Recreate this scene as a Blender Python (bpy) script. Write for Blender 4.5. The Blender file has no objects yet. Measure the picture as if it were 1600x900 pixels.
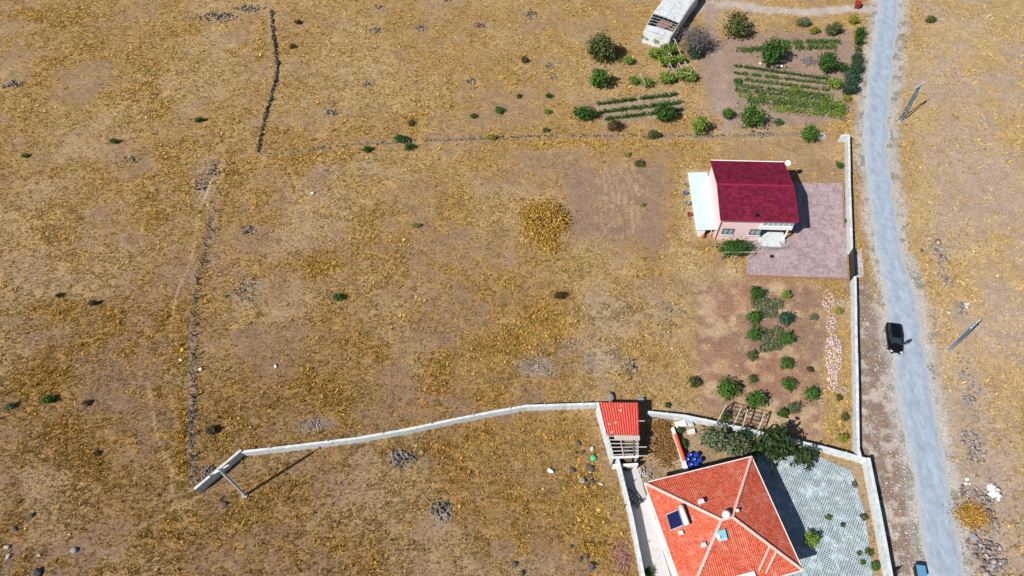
import bpy, bmesh, math, random
import numpy as np
from mathutils import Vector, noise as mnoise
random.seed(7); RNG = np.random.default_rng(11)
SC = bpy.context.scene
COL = SC.collection

# ---------------------------------------------------------------- camera, sky, sun, exposure
CAM_H, FPX, NADIR = 82.0, 1100.0, 740.0           # height above the ground, focal length and nadir offset for a 1600 px wide frame
PITCH = math.pi/2 - math.atan(NADIR/FPX)          # below the horizon
cam = bpy.data.objects.new('camera', bpy.data.cameras.new('camera'))
COL.objects.link(cam); SC.camera = cam
cam.location = (0, 0, CAM_H); cam.rotation_euler = (math.pi/2 - PITCH, 0, 0)
cam.data.sensor_width = 36; cam.data.lens = 36*FPX/1600; cam.data.clip_end = 6000; cam.data.clip_start = 1
SUN_EL, SUN_AZ = math.radians(44.5), math.radians(53.6)       # shadows run towards SUN_AZ, measured from +Y to +X
w = bpy.data.worlds.new('World'); SC.world = w; w.use_nodes = True
nt = w.node_tree; bg = nt.nodes['Background']
sky = nt.nodes.new('ShaderNodeTexSky'); sky.sky_type = 'NISHITA'; sky.sun_disc = False
sky.sun_elevation = SUN_EL; sky.sun_rotation = SUN_AZ + math.pi; sky.air_density = 1.0; sky.dust_density = 0.6
nt.links.new(sky.outputs[0], bg.inputs[0]); bg.inputs[1].default_value = 0.05
sun = bpy.data.objects.new('sun', bpy.data.lights.new('sun', 'SUN')); COL.objects.link(sun)
sun.data.energy = 5.0; sun.data.angle = math.radians(0.53); sun.data.color = (1, 0.955, 0.88)
sd = Vector((math.sin(SUN_AZ)*math.cos(SUN_EL), math.cos(SUN_AZ)*math.cos(SUN_EL), -math.sin(SUN_EL)))
sun.rotation_euler = sd.to_track_quat('-Z', 'Y').to_euler()
SC.view_settings.view_transform = 'Standard'; SC.view_settings.look = 'None'
SC.view_settings.exposure = 0.22; SC.view_settings.gamma = 1; SC.view_settings.use_curve_mapping = False
SC.render.film_transparent = False
SC.cycles.max_bounces = 3; SC.cycles.diffuse_bounces = 1; SC.cycles.transparent_max_bounces = 4

# ---------------------------------------------------------------- surveying helpers
CP, SP = math.cos(PITCH), math.sin(PITCH)
def G(px, py, z=0.0):
    """the place at height z seen at (px, py) of the photograph"""
    u, v = (px-800)/FPX, (py-450)/FPX
    d = (u, CP - v*SP, -SP - v*CP)
    t = (z-CAM_H)/d[2]
    return Vector((d[0]*t, d[1]*t, z))
def P2(x, y):
    Z = y*CP + CAM_H*SP
    return 800 + FPX*x/Z, 450 - FPX*(y*SP - CAM_H*CP)/Z
_L = RNG.random((8, 256, 256))
def vn(x, y, s, k):
    a, b = x/s + k*17.3 + 900, y/s + k*31.7 + 900
    i, j = np.floor(a).astype(int), np.floor(b).astype(int)
    u, v = a-i, b-j; u = u*u*(3-2*u); v = v*v*(3-2*v)
    L = _L[k % 8]; i0, i1, j0, j1 = i % 256, (i+1) % 256, j % 256, (j+1) % 256
    return (L[i0, j0]*(1-u)+L[i1, j0]*u)*(1-v) + (L[i0, j1]*(1-u)+L[i1, j1]*u)*v
def fbm(x, y, s, k, o=4):
    r, a, t = 0, 1.0, 0
    for q in range(o):
        r = r + a*vn(x, y, s/2**q, k+q); t += a; a *= 0.55
    return r/t
def sst(e0, e1, x):
    t = np.clip((x-e0)/(e1-e0), 0, 1); return t*t*(3-2*t)
def mixc(a, b, t): return a*(1-t[:, None]) + np.asarray(b)*t[:, None]
def polydist(px, py, poly):
    """signed distance in px, negative inside"""
    ins = np.zeros(px.shape, bool); dm = np.full(px.shape, 1e9)
    n = len(poly)
    for q in range(n):
        x0, y0 = poly[q]; x1, y1 = poly[(q+1) % n]
        c = ((y0 > py) != (y1 > py)) & (px < (x1-x0)*(py-y0)/((y1-y0) or 1e-9)+x0); ins ^= c
        dx, dy = x1-x0, y1-y0
        t = np.clip(((px-x0)*dx+(py-y0)*dy)/(dx*dx+dy*dy+1e-9), 0, 1)
        dm = np.minimum(dm, np.hypot(px-x0-t*dx, py-y0-t*dy))
    return np.where(ins, -dm, dm)
def linedist(px, py, pts):
    dm = np.full(px.shape, 1e9)
    for (x0, y0), (x1, y1) in zip(pts[:-1], pts[1:]):
        dx, dy = x1-x0, y1-y0
        t = np.clip(((px-x0)*dx+(py-y0)*dy)/(dx*dx+dy*dy+1e-9), 0, 1)
        dm = np.minimum(dm, np.hypot(px-x0-t*dx, py-y0-t*dy))
    return dm

# ---------------------------------------------------------------- materials
MATS = {}
def new_mat(name):
    m = bpy.data.materials.new(name); m.use_nodes = True
    return m, m.node_tree, m.node_tree.nodes['Principled BSDF']
def N(nt, t, **kw):
    n = nt.nodes.new(t)
    for k, v in kw.items(): setattr(n, k, v)
    return n
def mat(name, c, rough=0.8, var=0.18, scale=3.0, bump=0.0, bscale=20.0, metal=0.0, dirt=None, dscale=1.2, damt=0.45, island=0):
    """plain surface with grain, stains and fine relief"""
    if name in MATS: return MATS[name]
    m, nt, b = new_mat(name); L = nt.links
    tc = N(nt, 'ShaderNodeTexCoord')
    n1 = N(nt, 'ShaderNodeTexNoise'); n1.inputs['Scale'].default_value = scale; n1.inputs['Detail'].default_value = 6; n1.inputs['Roughness'].default_value = .65
    L.new(tc.outputs['Object'], n1.inputs['Vector'])
    r = N(nt, 'ShaderNodeMapRange'); r.inputs['From Min'].default_value = .3; r.inputs['From Max'].default_value = .7
    r.inputs['To Min'].default_value = 1-var; r.inputs['To Max'].default_value = 1+var
    L.new(n1.outputs['Fac'], r.inputs['Value'])
    mx = N(nt, 'ShaderNodeMix', data_type='RGBA', blend_type='MULTIPLY'); mx.inputs[0].default_value = 1
    mx.inputs[6].default_value = (*c, 1); L.new(r.outputs[0], mx.inputs[7])
    out = mx.outputs[2]
    if dirt is not None:
        n2 = N(nt, 'ShaderNodeTexNoise'); n2.inputs['Scale'].default_value = dscale; n2.inputs['Detail'].default_value = 8; n2.inputs['Roughness'].default_value = .7
        L.new(tc.outputs['Object'], n2.inputs['Vector'])
        r2 = N(nt, 'ShaderNodeMapRange'); r2.inputs['From Min'].default_value = .52; r2.inputs['From Max'].default_value = .68; r2.inputs['To Max'].default_value = damt
        L.new(n2.outputs['Fac'], r2.inputs['Value'])
        m2 = N(nt, 'ShaderNodeMix', data_type='RGBA'); L.new(r2.outputs[0], m2.inputs[0]); L.new(out, m2.inputs[6]); m2.inputs[7].default_value = (*dirt, 1)
        out = m2.outputs[2]
    if island:
        geo = N(nt, 'ShaderNodeNewGeometry'); ri = N(nt, 'ShaderNodeMapRange'); ri.inputs['To Min'].default_value = 1-island; ri.inputs['To Max'].default_value = 1+island
        L.new(geo.outputs['Random Per Island'], ri.inputs['Value']); mi = N(nt, 'ShaderNodeMix', data_type='RGBA', blend_type='MULTIPLY'); mi.inputs[0].default_value = 1
        L.new(out, mi.inputs[6]); L.new(ri.outputs[0], mi.inputs[7]); out = mi.outputs[2]
    L.new(out, b.inputs['Base Color'])
    b.inputs['Roughness'].default_value = rough; b.inputs['Metallic'].default_value = metal
    if bump:
        n3 = N(nt, 'ShaderNodeTexNoise'); n3.inputs['Scale'].default_value = bscale; n3.inputs['Detail'].default_value = 4
        L.new(tc.outputs['Object'], n3.inputs['Vector'])
        bp = N(nt, 'ShaderNodeBump'); bp.inputs['Strength'].default_value = bump; bp.inputs['Distance'].default_value = .05
        L.new(n3.outputs['Fac'], bp.inputs['Height']); L.new(bp.outputs[0], b.inputs['Normal'])
    MATS[name] = m; return m
def leaf_mat(name, c1, c2, instancer=False):
    if name in MATS: return MATS[name]
    m, nt, b = new_mat(name); L = nt.links
    geo = N(nt, 'ShaderNodeNewGeometry')
    mx = N(nt, 'ShaderNodeMix', data_type='RGBA'); mx.inputs[6].default_value = (*c1, 1); mx.inputs[7].default_value = (*c2, 1)
    tc = N(nt, 'ShaderNodeTexCoord'); n1 = N(nt, 'ShaderNodeTexNoise'); n1.inputs['Scale'].default_value = 1.3; n1.inputs['Detail'].default_value = 3
    L.new(tc.outputs['Object'], n1.inputs['Vector'])
    ma = N(nt, 'ShaderNodeMath', operation='MULTIPLY_ADD'); ma.inputs[1].default_value = .55; L.new(geo.outputs['Random Per Island'], ma.inputs[0])
    r = N(nt, 'ShaderNodeMapRange'); r.inputs['From Min'].default_value = .35; r.inputs['From Max'].default_value = .65; r.inputs['To Max'].default_value = .5
    L.new(n1.outputs['Fac'], r.inputs['Value']); L.new(r.outputs[0], ma.inputs[2]); L.new(ma.outputs[0], mx.inputs[0])
    L.new(mx.outputs[2], b.inputs['Base Color']); b.inputs['Roughness'].default_value = .6
    b.inputs['Specular IOR Level'].default_value = .25
    tr = N(nt, 'ShaderNodeBsdfTranslucent'); L.new(mx.outputs[2], tr.inputs[0])
    ms = N(nt, 'ShaderNodeMixShader'); ms.inputs[0].default_value = .18
    L.new(b.outputs[0], ms.inputs[1]); L.new(tr.outputs[0], ms.inputs[2]); L.new(ms.outputs[0], nt.nodes['Material Output'].inputs[0])
    MATS[name] = m; return m

# ---------------------------------------------------------------- mesh helpers
ORG = {}
def np_mesh(name, V, F):
    V = np.asarray(V, np.float32); F = np.asarray(F, np.int32)
    me = bpy.data.meshes.new(name); nv, nf, k = len(V), len(F), F.shape[1]
    me.vertices.add(nv); me.vertices.foreach_set('co', V.ravel())
    me.loops.add(nf*k); me.loops.foreach_set('vertex_index', F.ravel())
    me.polygons.add(nf); me.polygons.foreach_set('loop_start', np.arange(0, nf*k, k, dtype=np.int32))
    try: me.polygons.foreach_set('loop_total', np.full(nf, k, np.int32))
    except Exception: pass
    me.update(calc_edges=True); return me
def tag(o, label=None, cat=None, group=None, kind=None):
    if label: o['label'] = label
    if cat: o['category'] = cat
    if group: o['group'] = group
    if kind: o['kind'] = kind
    return o
def thing(name, loc, label, cat, group=None):
    o = bpy.data.objects.new(name, None); COL.objects.link(o); o.location = loc
    o.empty_display_size = .3; ORG[o] = Vector(loc); return tag(o, label, cat, group)
def link(name, me, m, parent=None, origin=None):
    o = bpy.data.objects.new(name, me); COL.objects.link(o)
    if m: me.materials.append(m)
    if parent is not None: o.parent = parent; ORG[o] = ORG[parent]
    else: o.location = origin or (0, 0, 0); ORG[o] = Vector(origin or (0, 0, 0))
    return o
class MB:
    def __init__(s): s.v = []; s.f = []
    def quad(s, *p):
        n = len(s.v); s.v += [Vector(q) for q in p]; s.f.append(tuple(range(n, n+len(p)))); return s
    def box(s, c, size, ux=(1, 0, 0), uz=(0, 0, 1)):
        ux = Vector(ux).normalized(); uz = Vector(uz).normalized(); uy = uz.cross(ux).normalized(); uz = ux.cross(uy)
        c = Vector(c); n = len(s.v); a, b, d = (q/2 for q in size)
        for i in (-a, a):
            for j in (-b, b):
                for k in (-d, d): s.v.append(c+ux*i+uy*j+uz*k)
        for f in ((0, 1, 3, 2), (4, 6, 7, 5), (0, 4, 5, 1), (2, 3, 7, 6), (0, 2, 6, 4), (1, 5, 7, 3)): s.f.append(tuple(n+q for q in f))
        return s
    def bar(s, p, q, wd, ht=None):
        p, q = Vector(p), Vector(q); d = q-p
        up = Vector((0, 0, 1)) if abs(d.normalized().z) < .95 else Vector((0, 1, 0))
        x = d.normalized(); y = up.cross(x).normalized(); z = x.cross(y)
        return s.box((p+q)/2, (d.length, wd, ht or wd), x, z)
    def tube(s, p, q, r0, r1=None, n=8, cap=True):
        r1 = r0 if r1 is None else r1; p, q = Vector(p), Vector(q); d = (q-p).normalized()
        a = d.orthogonal().normalized(); b = d.cross(a); k = len(s.v)
        for (c, r) in ((p, r0), (q, r1)):
            for i in range(n):
                t = 2*math.pi*i/n; s.v.append(c+a*math.cos(t)*r+b*math.sin(t)*r)
        for i in range(n):
            j = (i+1) % n; s.f.append((k+i, k+j, k+n+j, k+n+i))
        if cap: s.f.append(tuple(k+n-1-i for i in range(n))); s.f.append(tuple(k+n+i for i in range(n)))
        return s
    def prism(s, pts, z0, z1):
        """vertical prism over a plan polygon; z1 may be a list of heights"""
        n = len(pts); k = len(s.v)
        if sum(pts[i][0]*pts[(i+1) % n][1]-pts[(i+1) % n][0]*pts[i][1] for i in range(n)) < 0:
            pts = pts[::-1]; z1 = z1[::-1] if isinstance(z1, (list, tuple)) else z1
        zt = z1 if isinstance(z1, (list, tuple)) else [z1]*n
        for p in pts: s.v.append(Vector((p[0], p[1], z0)))
        for p, z in zip(pts, zt): s.v.append(Vector((p[0], p[1], z)))
        for i in range(n): j = (i+1) % n; s.f.append((k+i, k+j, k+n+j, k+n+i))
        s.f.append(tuple(k+n-1-i for i in range(n))); s.f.append(tuple(k+n+i for i in range(n)))
        return s
    def slab(s, pts, th):
        """sheet of thickness th hanging under the polygon pts"""
        n = len(pts); k = len(s.v); pts = [Vector(p) for p in pts]
        nr = (pts[1]-pts[0]).cross(pts[2]-pts[0])
        if nr.z < 0: pts = pts[::-1]; nr = -nr
        nr.normalize()
        s.v += [p-nr*th for p in pts]+pts
        for i in range(n): j = (i+1) % n; s.f.append((k+i, k+j, k+n+j, k+n+i))
        s.f.append(tuple(k+n-1-i for i in range(n))); s.f.append(tuple(k+n+i for i in range(n)))
        return s
    def build(s, name, m, parent=None, origin=None, smooth=False):
        o0 = ORG[parent] if parent is not None else Vector(origin or (0, 0, 0))
        me = bpy.data.meshes.new(name); me.from_pydata([tuple(q-o0) for q in s.v], [], s.f); me.update()
        if smooth: me.polygons.foreach_set('use_smooth', [True]*len(me.polygons))
        return link(name, me, m, parent, origin)

# ---------------------------------------------------------------- layout of the land (traced on the ground)
ROAD = [(-60, 1380, 1410), (0, 1372, 1405), (50, 1366, 1402), (100, 1358, 1396), (150, 1352, 1391), (200, 1349, 1388), (250, 1351, 1389), (300, 1356, 1395),
        (350, 1363, 1402), (400, 1370, 1411), (450, 1380, 1428), (500, 1386, 1437), (550, 1393, 1446), (600, 1398, 1455), (650, 1406, 1464),
        (700, 1417, 1474), (750, 1427, 1482), (800, 1433, 1491), (850, 1441, 1499), (900, 1449, 1508), (1010, 1465, 1530)]
def rl(y, k): return np.interp(y, [r[0] for r in ROAD], [r[k] for r in ROAD])
YARD_PINK = [(1240, 286), (1318, 286), (1325, 434), (1166, 430), (1169, 372), (1240, 372)]
YARD_GRID = [(1178, 706), (1285, 716), (1330, 736), (1351, 800), (1366, 915), (1230, 915)]
ALLEY = [(966, 722), (998, 722), (1006, 764), (1052, 915), (1003, 915)]
TILLED = [(882, 256), (1043, 246), (1048, 300), (1038, 378), (1018, 393), (955, 383), (885, 372)]
ORCHARD = [(1090, 445), (1165, 436), (1282, 442), (1288, 560), (1292, 620), (1285, 695), (1200, 670), (1100, 640), (1085, 560)]
GARDEN = [(1086, 95), (1110, 62), (1150, 58), (1330, 42), (1338, 110), (1318, 190), (1160, 205), (1112, 175), (1100, 130)]
VERGE = [(1337, 440), (1352, 440), (1394, 520), (1418, 700), (1442, 905), (1398, 905), (1356, 715), (1345, 705)]
HOUSEYARD = [(1012, 655), (1346, 722), (1381, 915), (1240, 915), (1050, 740), (1000, 760)]
TRACK = [(1085, 12), (1120, 6), (1160, 9), (1200, 16), (1260, 19), (1320, 14), (1370, 14)]
GARDENPATH = [(1110, 15), (1112, 60), (1122, 100), (1128, 150), (1135, 200)]
FOOT1 = [(345, 250), (310, 330), (300, 400), (275, 460), (265, 530)]
FOOT2 = [(232, 600), (244, 680), (268, 735), (268, 790), (285, 805), (300, 830)]
FOOT3 = [(268, 735), (300, 770)]
FOOT4 = [(215, 825), (310, 775)]
GOLD = [(215, 152, 48, 36, 1), (85, 26, 62, 14, .9), (285, 48, 26, 12, .8), (95, 360, 45, 38, .6), (240, 334, 16, 9, .8), (60, 590, 55, 38, .6), (100, 480, 55, 22, .7),
        (120, 720, 80, 50, .5), (280, 555, 14, 48, .9), (284, 640, 13, 60, 1), (284, 705, 12, 38, 1), (505, 415, 22, 14, .9), (495, 247, 70, 12, .7), (930, 226, 110, 9, .9),
        (705, 262, 45, 16, .5), (850, 345, 42, 32, 1), (862, 388, 22, 18, .8), (835, 508, 62, 32, .8), (985, 545, 45, 26, .9), (985, 482, 32, 26, .8), (1027, 520, 20, 16, .8),
        (620, 702, 70, 14, .8), (925, 780, 22, 80, .7), (930, 862, 30, 22, 1), (500, 612, 45, 25, .6), (678, 580, 22, 22, .8), (785, 540, 45, 40, .5), (405, 85, 9, 42, .9),
        (1480, 430, 40, 50, .5), (1518, 803, 22, 16, 1), (1448, 400, 18, 45, .7), (355, 275, 14, 40, .6), (1300, 560, 8, 90, .7), (1325, 640, 8, 90, .5), (980, 665, 50, 14, .8),
        (1040, 625, 25, 14, .6), (700, 165, 26, 16, .6), (590, 340, 60, 25, .3), (730, 800, 60, 50, .3), (430, 790, 80, 40, .4), (270, 830, 60, 50, .4), (900, 690, 40, 60, .5)]
SOIL = [(30, 100, 55, 45, .9), (135, 130, 65, 28, .9), (220, 20, 45, 20, .6), (250, 285, 40, 30, .6), (160, 335, 24, 20, .9), (200, 575, 62, 62, .7), (185, 630, 60, 30, .8), (205, 690, 60, 36, .8),
        (165, 870, 65, 34, .9), (435, 325, 70, 26, .8), (700, 385, 65, 50, .5), (715, 485, 52, 40, .6), (340, 390, 26, 60, .5), (720, 640, 70, 26, .9), (570, 655, 50, 20, .5),
        (1015, 440, 14, 40, .8), (1060, 420, 40, 60, .4), (795, 165, 55, 22, .8), (830, 150, 70, 20, .7), (640, 290, 60, 30, .4), (645, 860, 60, 40, .6), (340, 860, 60, 34, .5),
        (40, 480, 40, 40, .7), (860, 870, 45, 30, .8), (840, 260, 30, 30, .3), (1280, 265, 40, 16, .7), (1250, 240, 60, 12, .4), (1560, 300, 45, 40, .6), (1550, 150, 50, 40, .5), (1490, 90, 40, 40, .5), (1570, 620, 40, 50, .5), (360, 40, 70, 40, .4)]
GREY = [(935, 565, 60, 30, .9), (970, 480, 40, 30, .6), (985, 500, 55, 40, .5), (840, 578, 30, 16, .9), (1470, 395, 10, 55, .8), (1500, 490, 16, 18, .7), (1512, 600, 16, 60, .6), (1520, 700, 24, 40, .8), (1535, 770, 30, 30, .9),
        (1545, 870, 30, 50, .9), (385, 455, 26, 22, .8), (325, 280, 20, 30, .6), (1195, 212, 40, 8, .7), (688, 805, 22, 22, .8), (625, 720, 34, 14, .6), (580, 260, 25, 20, .6), (520, 265, 20, 14, .6), (490, 664, 22, 10, .8), (300, 610, 6, 130, .9), (330, 360, 5, 60, .5)]
PALE = [(1080, 320, 26, 60, .9), (1080, 410, 50, 34, .9), (1140, 420, 28, 22, 1), (1100, 480, 30, 40, .6), (1130, 530, 26, 50, .5), (1060, 640, 60, 14, .8), (1310, 640, 16, 60, .6), (1290, 240, 60, 16, .6), (1120, 30, 40, 22, .9),
        (1200, 208, 110, 12, .6), (1100, 150, 22, 40, .5), (1450, 330, 40, 60, .5), (1500, 390, 80, 18, .6), (1490, 570, 40, 30, .8), (945, 120, 120, 40, .5), (1010, 100, 50, 50, .4), (1040, 140, 30, 20, .5)]
CLAY = [(1160, 465, 26, 22, .8), (1120, 560, 40, 40, .5), (1180, 600, 60, 50, .5)]
def blobs(px, py, wx, lst):
    m = np.zeros(px.shape)
    for cx, cy, rx, ry, s in lst:
        near = (np.abs(px-cx) < rx*2.2+10) & (np.abs(py-cy) < ry*2.2+10)
        if not near.any(): continue
        d = np.hypot((px[near]-cx)/rx, (py[near]-cy)/ry) + wx[near]
        m[near] = np.maximum(m[near], s*sst(1.35, .45, d))
    return m
def land(x, y):
    """albedo, grass albedo, grass density, grass height, flatness for ground points"""
    px, py = P2(x, y)
    big, mid, sm, fine = fbm(x, y, 34, 1), fbm(x, y, 11, 2), fbm(x, y, 3.6, 3), fbm(x, y, 1.1, 5, 3)
    w1 = (fbm(x, y, 4, 6)-.5)*2.2 + (fine-.5)*.9
    gold = np.maximum(blobs(px, py, w1, GOLD), .62*sst(.49, .64, mid*.25+sm*.4+fine*.35))
    soil = np.maximum(blobs(px, py, w1, SOIL), .8*sst(.48, .62, fbm(x, y, 4.2, 4)*.6+fbm(x, y, 12, 6)*.25+fine*.15))
    grey = blobs(px, py, w1, GREY)
    pale = np.maximum(blobs(px, py, w1, PALE), .5*sst(.5, .66, fbm(x, y, 14, 0)))
    clay = blobs(px, py, w1, CLAY)
    jx = px + (fine-.5)*9 + (sm-.5)*12; jy = py + (fine[::-1]-.5)*6 + (sm-.5)*8
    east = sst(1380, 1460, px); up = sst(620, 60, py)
    mauve = np.array((.265, .178, .135)); straw = np.array((.38, .238, .088))
    g = mixc(np.tile(straw, (len(x), 1)), mauve, np.clip(.35+.65*soil-.25*gold, 0, 1))
    g = mixc(g, (.46, .285, .085), gold*.6)
    g = mixc(g, (.27, .24, .225), grey*.8)
    g = mixc(g, (.50, .39, .24), pale*.6)
    g = mixc(g, (.50, .395, .26), east*.4)
    grass = np.clip(1 - .40*soil - .5*grey + .25*gold, .08, 1.2); h = .5 + .42*gold + .2*big - .2*soil
    gr = mixc(np.tile(np.array((.53, .352, .135)), (len(x), 1)), (.70, .44, .11), gold*.85)
    gr = mixc(gr, (.46, .31, .17), np.clip(soil*.7-gold, 0, 1)); gr = mixc(gr, (.62, .50, .32), np.clip(pale*.7+east*.6, 0, 1)); gr = mixc(gr, (.36, .33, .29), grey*.6)
    gr = mixc(gr, (.52, .40, .11), .35*sst(.5, .7, fbm(x, y, 6, 7)))
    g = mixc(g, (.45, .345, .18), up*.22); gr = mixc(gr, (.65, .475, .21), up*.35); sw = sst(250, 750, py)*sst(1150, 500, px); g = g*(1-.16*sw)[:, None]*np.array((1, .97, .9)); gr = gr*(1-.15*sw)[:, None]  # upper field paled, lower left darkened: sun-and-view-angle shading put into the colour
    es = east*sst(.44, .6, fbm(x, y, 9, 2)*.6+sm*.4); g = mixc(g, (.37, .29, .25), es*.75); grass *= 1-.55*es
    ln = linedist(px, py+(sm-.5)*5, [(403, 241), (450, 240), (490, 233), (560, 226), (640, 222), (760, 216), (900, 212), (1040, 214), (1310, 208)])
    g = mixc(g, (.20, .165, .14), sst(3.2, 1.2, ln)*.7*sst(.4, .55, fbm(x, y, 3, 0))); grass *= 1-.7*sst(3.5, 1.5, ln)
    def region(poly, soft, col, amt, dens, hh=None):
        nonlocal g, grass, h
        k = sst(soft, -soft, polydist(jx, jy, poly))*amt
        g = mixc(g, col, k); grass = grass*(1-k) + dens*k
        if hh is not None: h = h*(1-k)+hh*k
        return k
    t = region(TILLED, 24, (.245, .165, .13), .9, .36, .4)
    lines = (.5+.5*np.sin((px*.985-py*.12)*2*math.pi/9.5 + (sm-.5)*7 + (fine-.5)*4))*(.55+.9*sst(.35, .6, fine))
    tc = t*sst(920, 950, px)*sst(1020, 990, px)
    g = mixc(g, (.46, .335, .19), tc*sst(.45, .8, lines)*.5); grass += tc*sst(.45, .8, lines)*.4
    k = region(ORCHARD, 10, (.27, .165, .125), .9, .24, .35)
    g = mixc(g, (.46, .34, .21), k*sst(.46, .62, fbm(x, y, 2.0, 1)*.6+fine*.4)*.8)
    k = region(GARDEN, 8, (.30, .215, .18), .9, .10, .35)
    k = region([(926, 160), (1060, 143), (1072, 178), (940, 194)], 6, (.31, .26, .205), .8, .15, .3)
    k = region(VERGE, 5, (.235, .175, .15), .9, .14, .3)
    g = mixc(g, (.50, .45, .42), k*sst(.60, .68, fbm(x, y, .9, 2, 2))*.8)
    g = mixc(g, (.36, .17, .11), clay*.6)
    k = region(HOUSEYARD, 5, (.33, .245, .16), .85, .55, .4)
    pth = sst(9, 3, linedist(jx, jy, TRACK)); g = mixc(g, (.46, .39, .345), pth); grass *= 1-pth
    pth = sst(16, 5, linedist(jx, jy, GARDENPATH)); g = mixc(g, (.34, .25, .21), pth*.9); grass *= 1-pth*.95
    for f in (FOOT1, FOOT2, FOOT3, FOOT4):
        pth = sst(2.6, 1.0, linedist(px+(sm-.5)*4, py, f)); g = mixc(g, (.45, .33, .19), pth*.55); grass *= 1-.8*pth
    # gravel along the road
    L, R = rl(py, 1), rl(py, 2)
    gl = sst(-26, -8, jx-L)*sst(R+9, R+3, px); gv = np.maximum(sst(L-22, L-5, jx)*sst(L+12, L+2, px), sst(R+26, R+8, jx)*sst(R-8, R-2, px))
    g = mixc(g, (.44, .415, .40), gv*.9); grass *= 1-gv*.93
    on = sst(L-4, L, px)*sst(R+4, R, px); grass *= 1-on
    weeds = gv*sst(.53, .6, fbm(x, y, 1.3, 6)*.7+fine*.3)
    g = mixc(g, (.17, .18, .14), weeds*.75)
    for poly in (YARD_PINK, YARD_GRID, ALLEY): grass *= 1-sst(2, -1, polydist(px, py, poly))
    green = np.zeros(len(x))
    flat = np.ones(len(x))
    for poly in (YARD_PINK, YARD_GRID, ALLEY): flat *= sst(-1, 8, polydist(px, py, poly))
    flat *= 1-sst(L-12, L-2, px)*sst(R+12, R+2, px)
    g = g*(.80+.40*fine)[:, None]*(.93+.14*big)[:, None]
    return g, gr, np.clip(grass, 0, 1.3), h, flat, px, py

# ---------------------------------------------------------------- ground
def axis(lo, hi, st, far):
    a = np.arange(lo, hi+st/2, st); e = [1, 3, 8, 20, 60, 160, 400, far]
    return np.concatenate([[lo-q for q in e[::-1]], a, [hi+q for q in e]])
X, Y = axis(-112, 112, .32, 2500), axis(4, 134, .32, 2500)
gx, gy = np.meshgrid(X, Y); fx, fy = gx.ravel(), gy.ravel()
cx_, cy_ = np.clip(fx, -118, 118), np.clip(fy, 2, 140)
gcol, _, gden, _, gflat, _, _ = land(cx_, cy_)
rel = ((fbm(cx_, cy_, 2.2, 3, 3)-.5)*.16 + (fbm(cx_, cy_, .7, 5, 2)-.5)*.16)*gflat*np.clip(.35+gden, 0, 1)
inside = (np.abs(fx) <= 112) & (fy >= 4) & (fy <= 134)
gz = np.where(inside, rel-.03, -.03)
nx, ny = len(X), len(Y)
ii = (np.arange(ny-1)[:, None]*nx + np.arange(nx-1)[None]).ravel()
me = np_mesh('ground', np.stack([fx, fy, gz], 1), np.stack([ii, ii+1, ii+nx+1, ii+nx], 1))
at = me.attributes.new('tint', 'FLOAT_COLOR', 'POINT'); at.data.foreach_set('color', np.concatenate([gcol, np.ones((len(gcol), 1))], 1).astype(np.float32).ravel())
def ground_mat():
    m, nt, b = new_mat('dry_soil_and_stubble'); L = nt.links
    a = N(nt, 'ShaderNodeAttribute', attribute_name='tint'); geo = N(nt, 'ShaderNodeNewGeometry')
    n1 = N(nt, 'ShaderNodeTexNoise'); n1.inputs['Scale'].default_value = 3.2; n1.inputs['Detail'].default_value = 5; n1.inputs['Roughness'].default_value = .75
    L.new(geo.outputs['Position'], n1.inputs['Vector'])
    r = N(nt, 'ShaderNodeMapRange'); r.inputs['From Min'].default_value = .3; r.inputs['From Max'].default_value = .7; r.inputs['To Min'].default_value = .62; r.inputs['To Max'].default_value = 1.38
    L.new(n1.outputs['Fac'], r.inputs['Value'])
    mx = N(nt, 'ShaderNodeMix', data_type='RGBA', blend_type='MULTIPLY'); mx.inputs[0].default_value = 1
    L.new(a.outputs['Color'], mx.inputs[6]); L.new(r.outputs[0], mx.inputs[7])
    # scattered pale pebbles
    v = N(nt, 'ShaderNodeTexVoronoi'); v.inputs['Scale'].default_value = 1.7; L.new(geo.outputs['Position'], v.inputs['Vector'])
    lt = N(nt, 'ShaderNodeMath', operation='LESS_THAN'); lt.inputs[1].default_value = .09; L.new(v.outputs['Distance'], lt.inputs[0])
    sx = N(nt, 'ShaderNodeSeparateColor'); L.new(v.outputs['Color'], sx.inputs[0])
    gt = N(nt, 'ShaderNodeMath', operation='GREATER_THAN'); gt.inputs[1].default_value = .72; L.new(sx.outputs[0], gt.inputs[0])
    mu = N(nt, 'ShaderNodeMath', operation='MULTIPLY'); L.new(lt.outputs[0], mu.inputs[0]); L.new(gt.outputs[0], mu.inputs[1])
    m2 = N(nt, 'ShaderNodeMix', data_type='RGBA'); L.new(mu.outputs[0], m2.inputs[0]); L.new(mx.outputs[2], m2.inputs[6]); m2.inputs[7].default_value = (.5, .46, .44, 1)
    L.new(m2.outputs[2], b.inputs['Base Color']); b.inputs['Roughness'].default_value = 1; b.inputs['Specular IOR Level'].default_value = .1
    bp = N(nt, 'ShaderNodeBump'); bp.inputs['Strength'].default_value = .7; bp.inputs['Distance'].default_value = .12
    L.new(n1.outputs['Fac'], bp.inputs['Height']); L.new(bp.outputs[0], b.inputs['Normal'])
    return m
tag(link('ground', me, ground_mat()), kind='structure')

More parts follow.
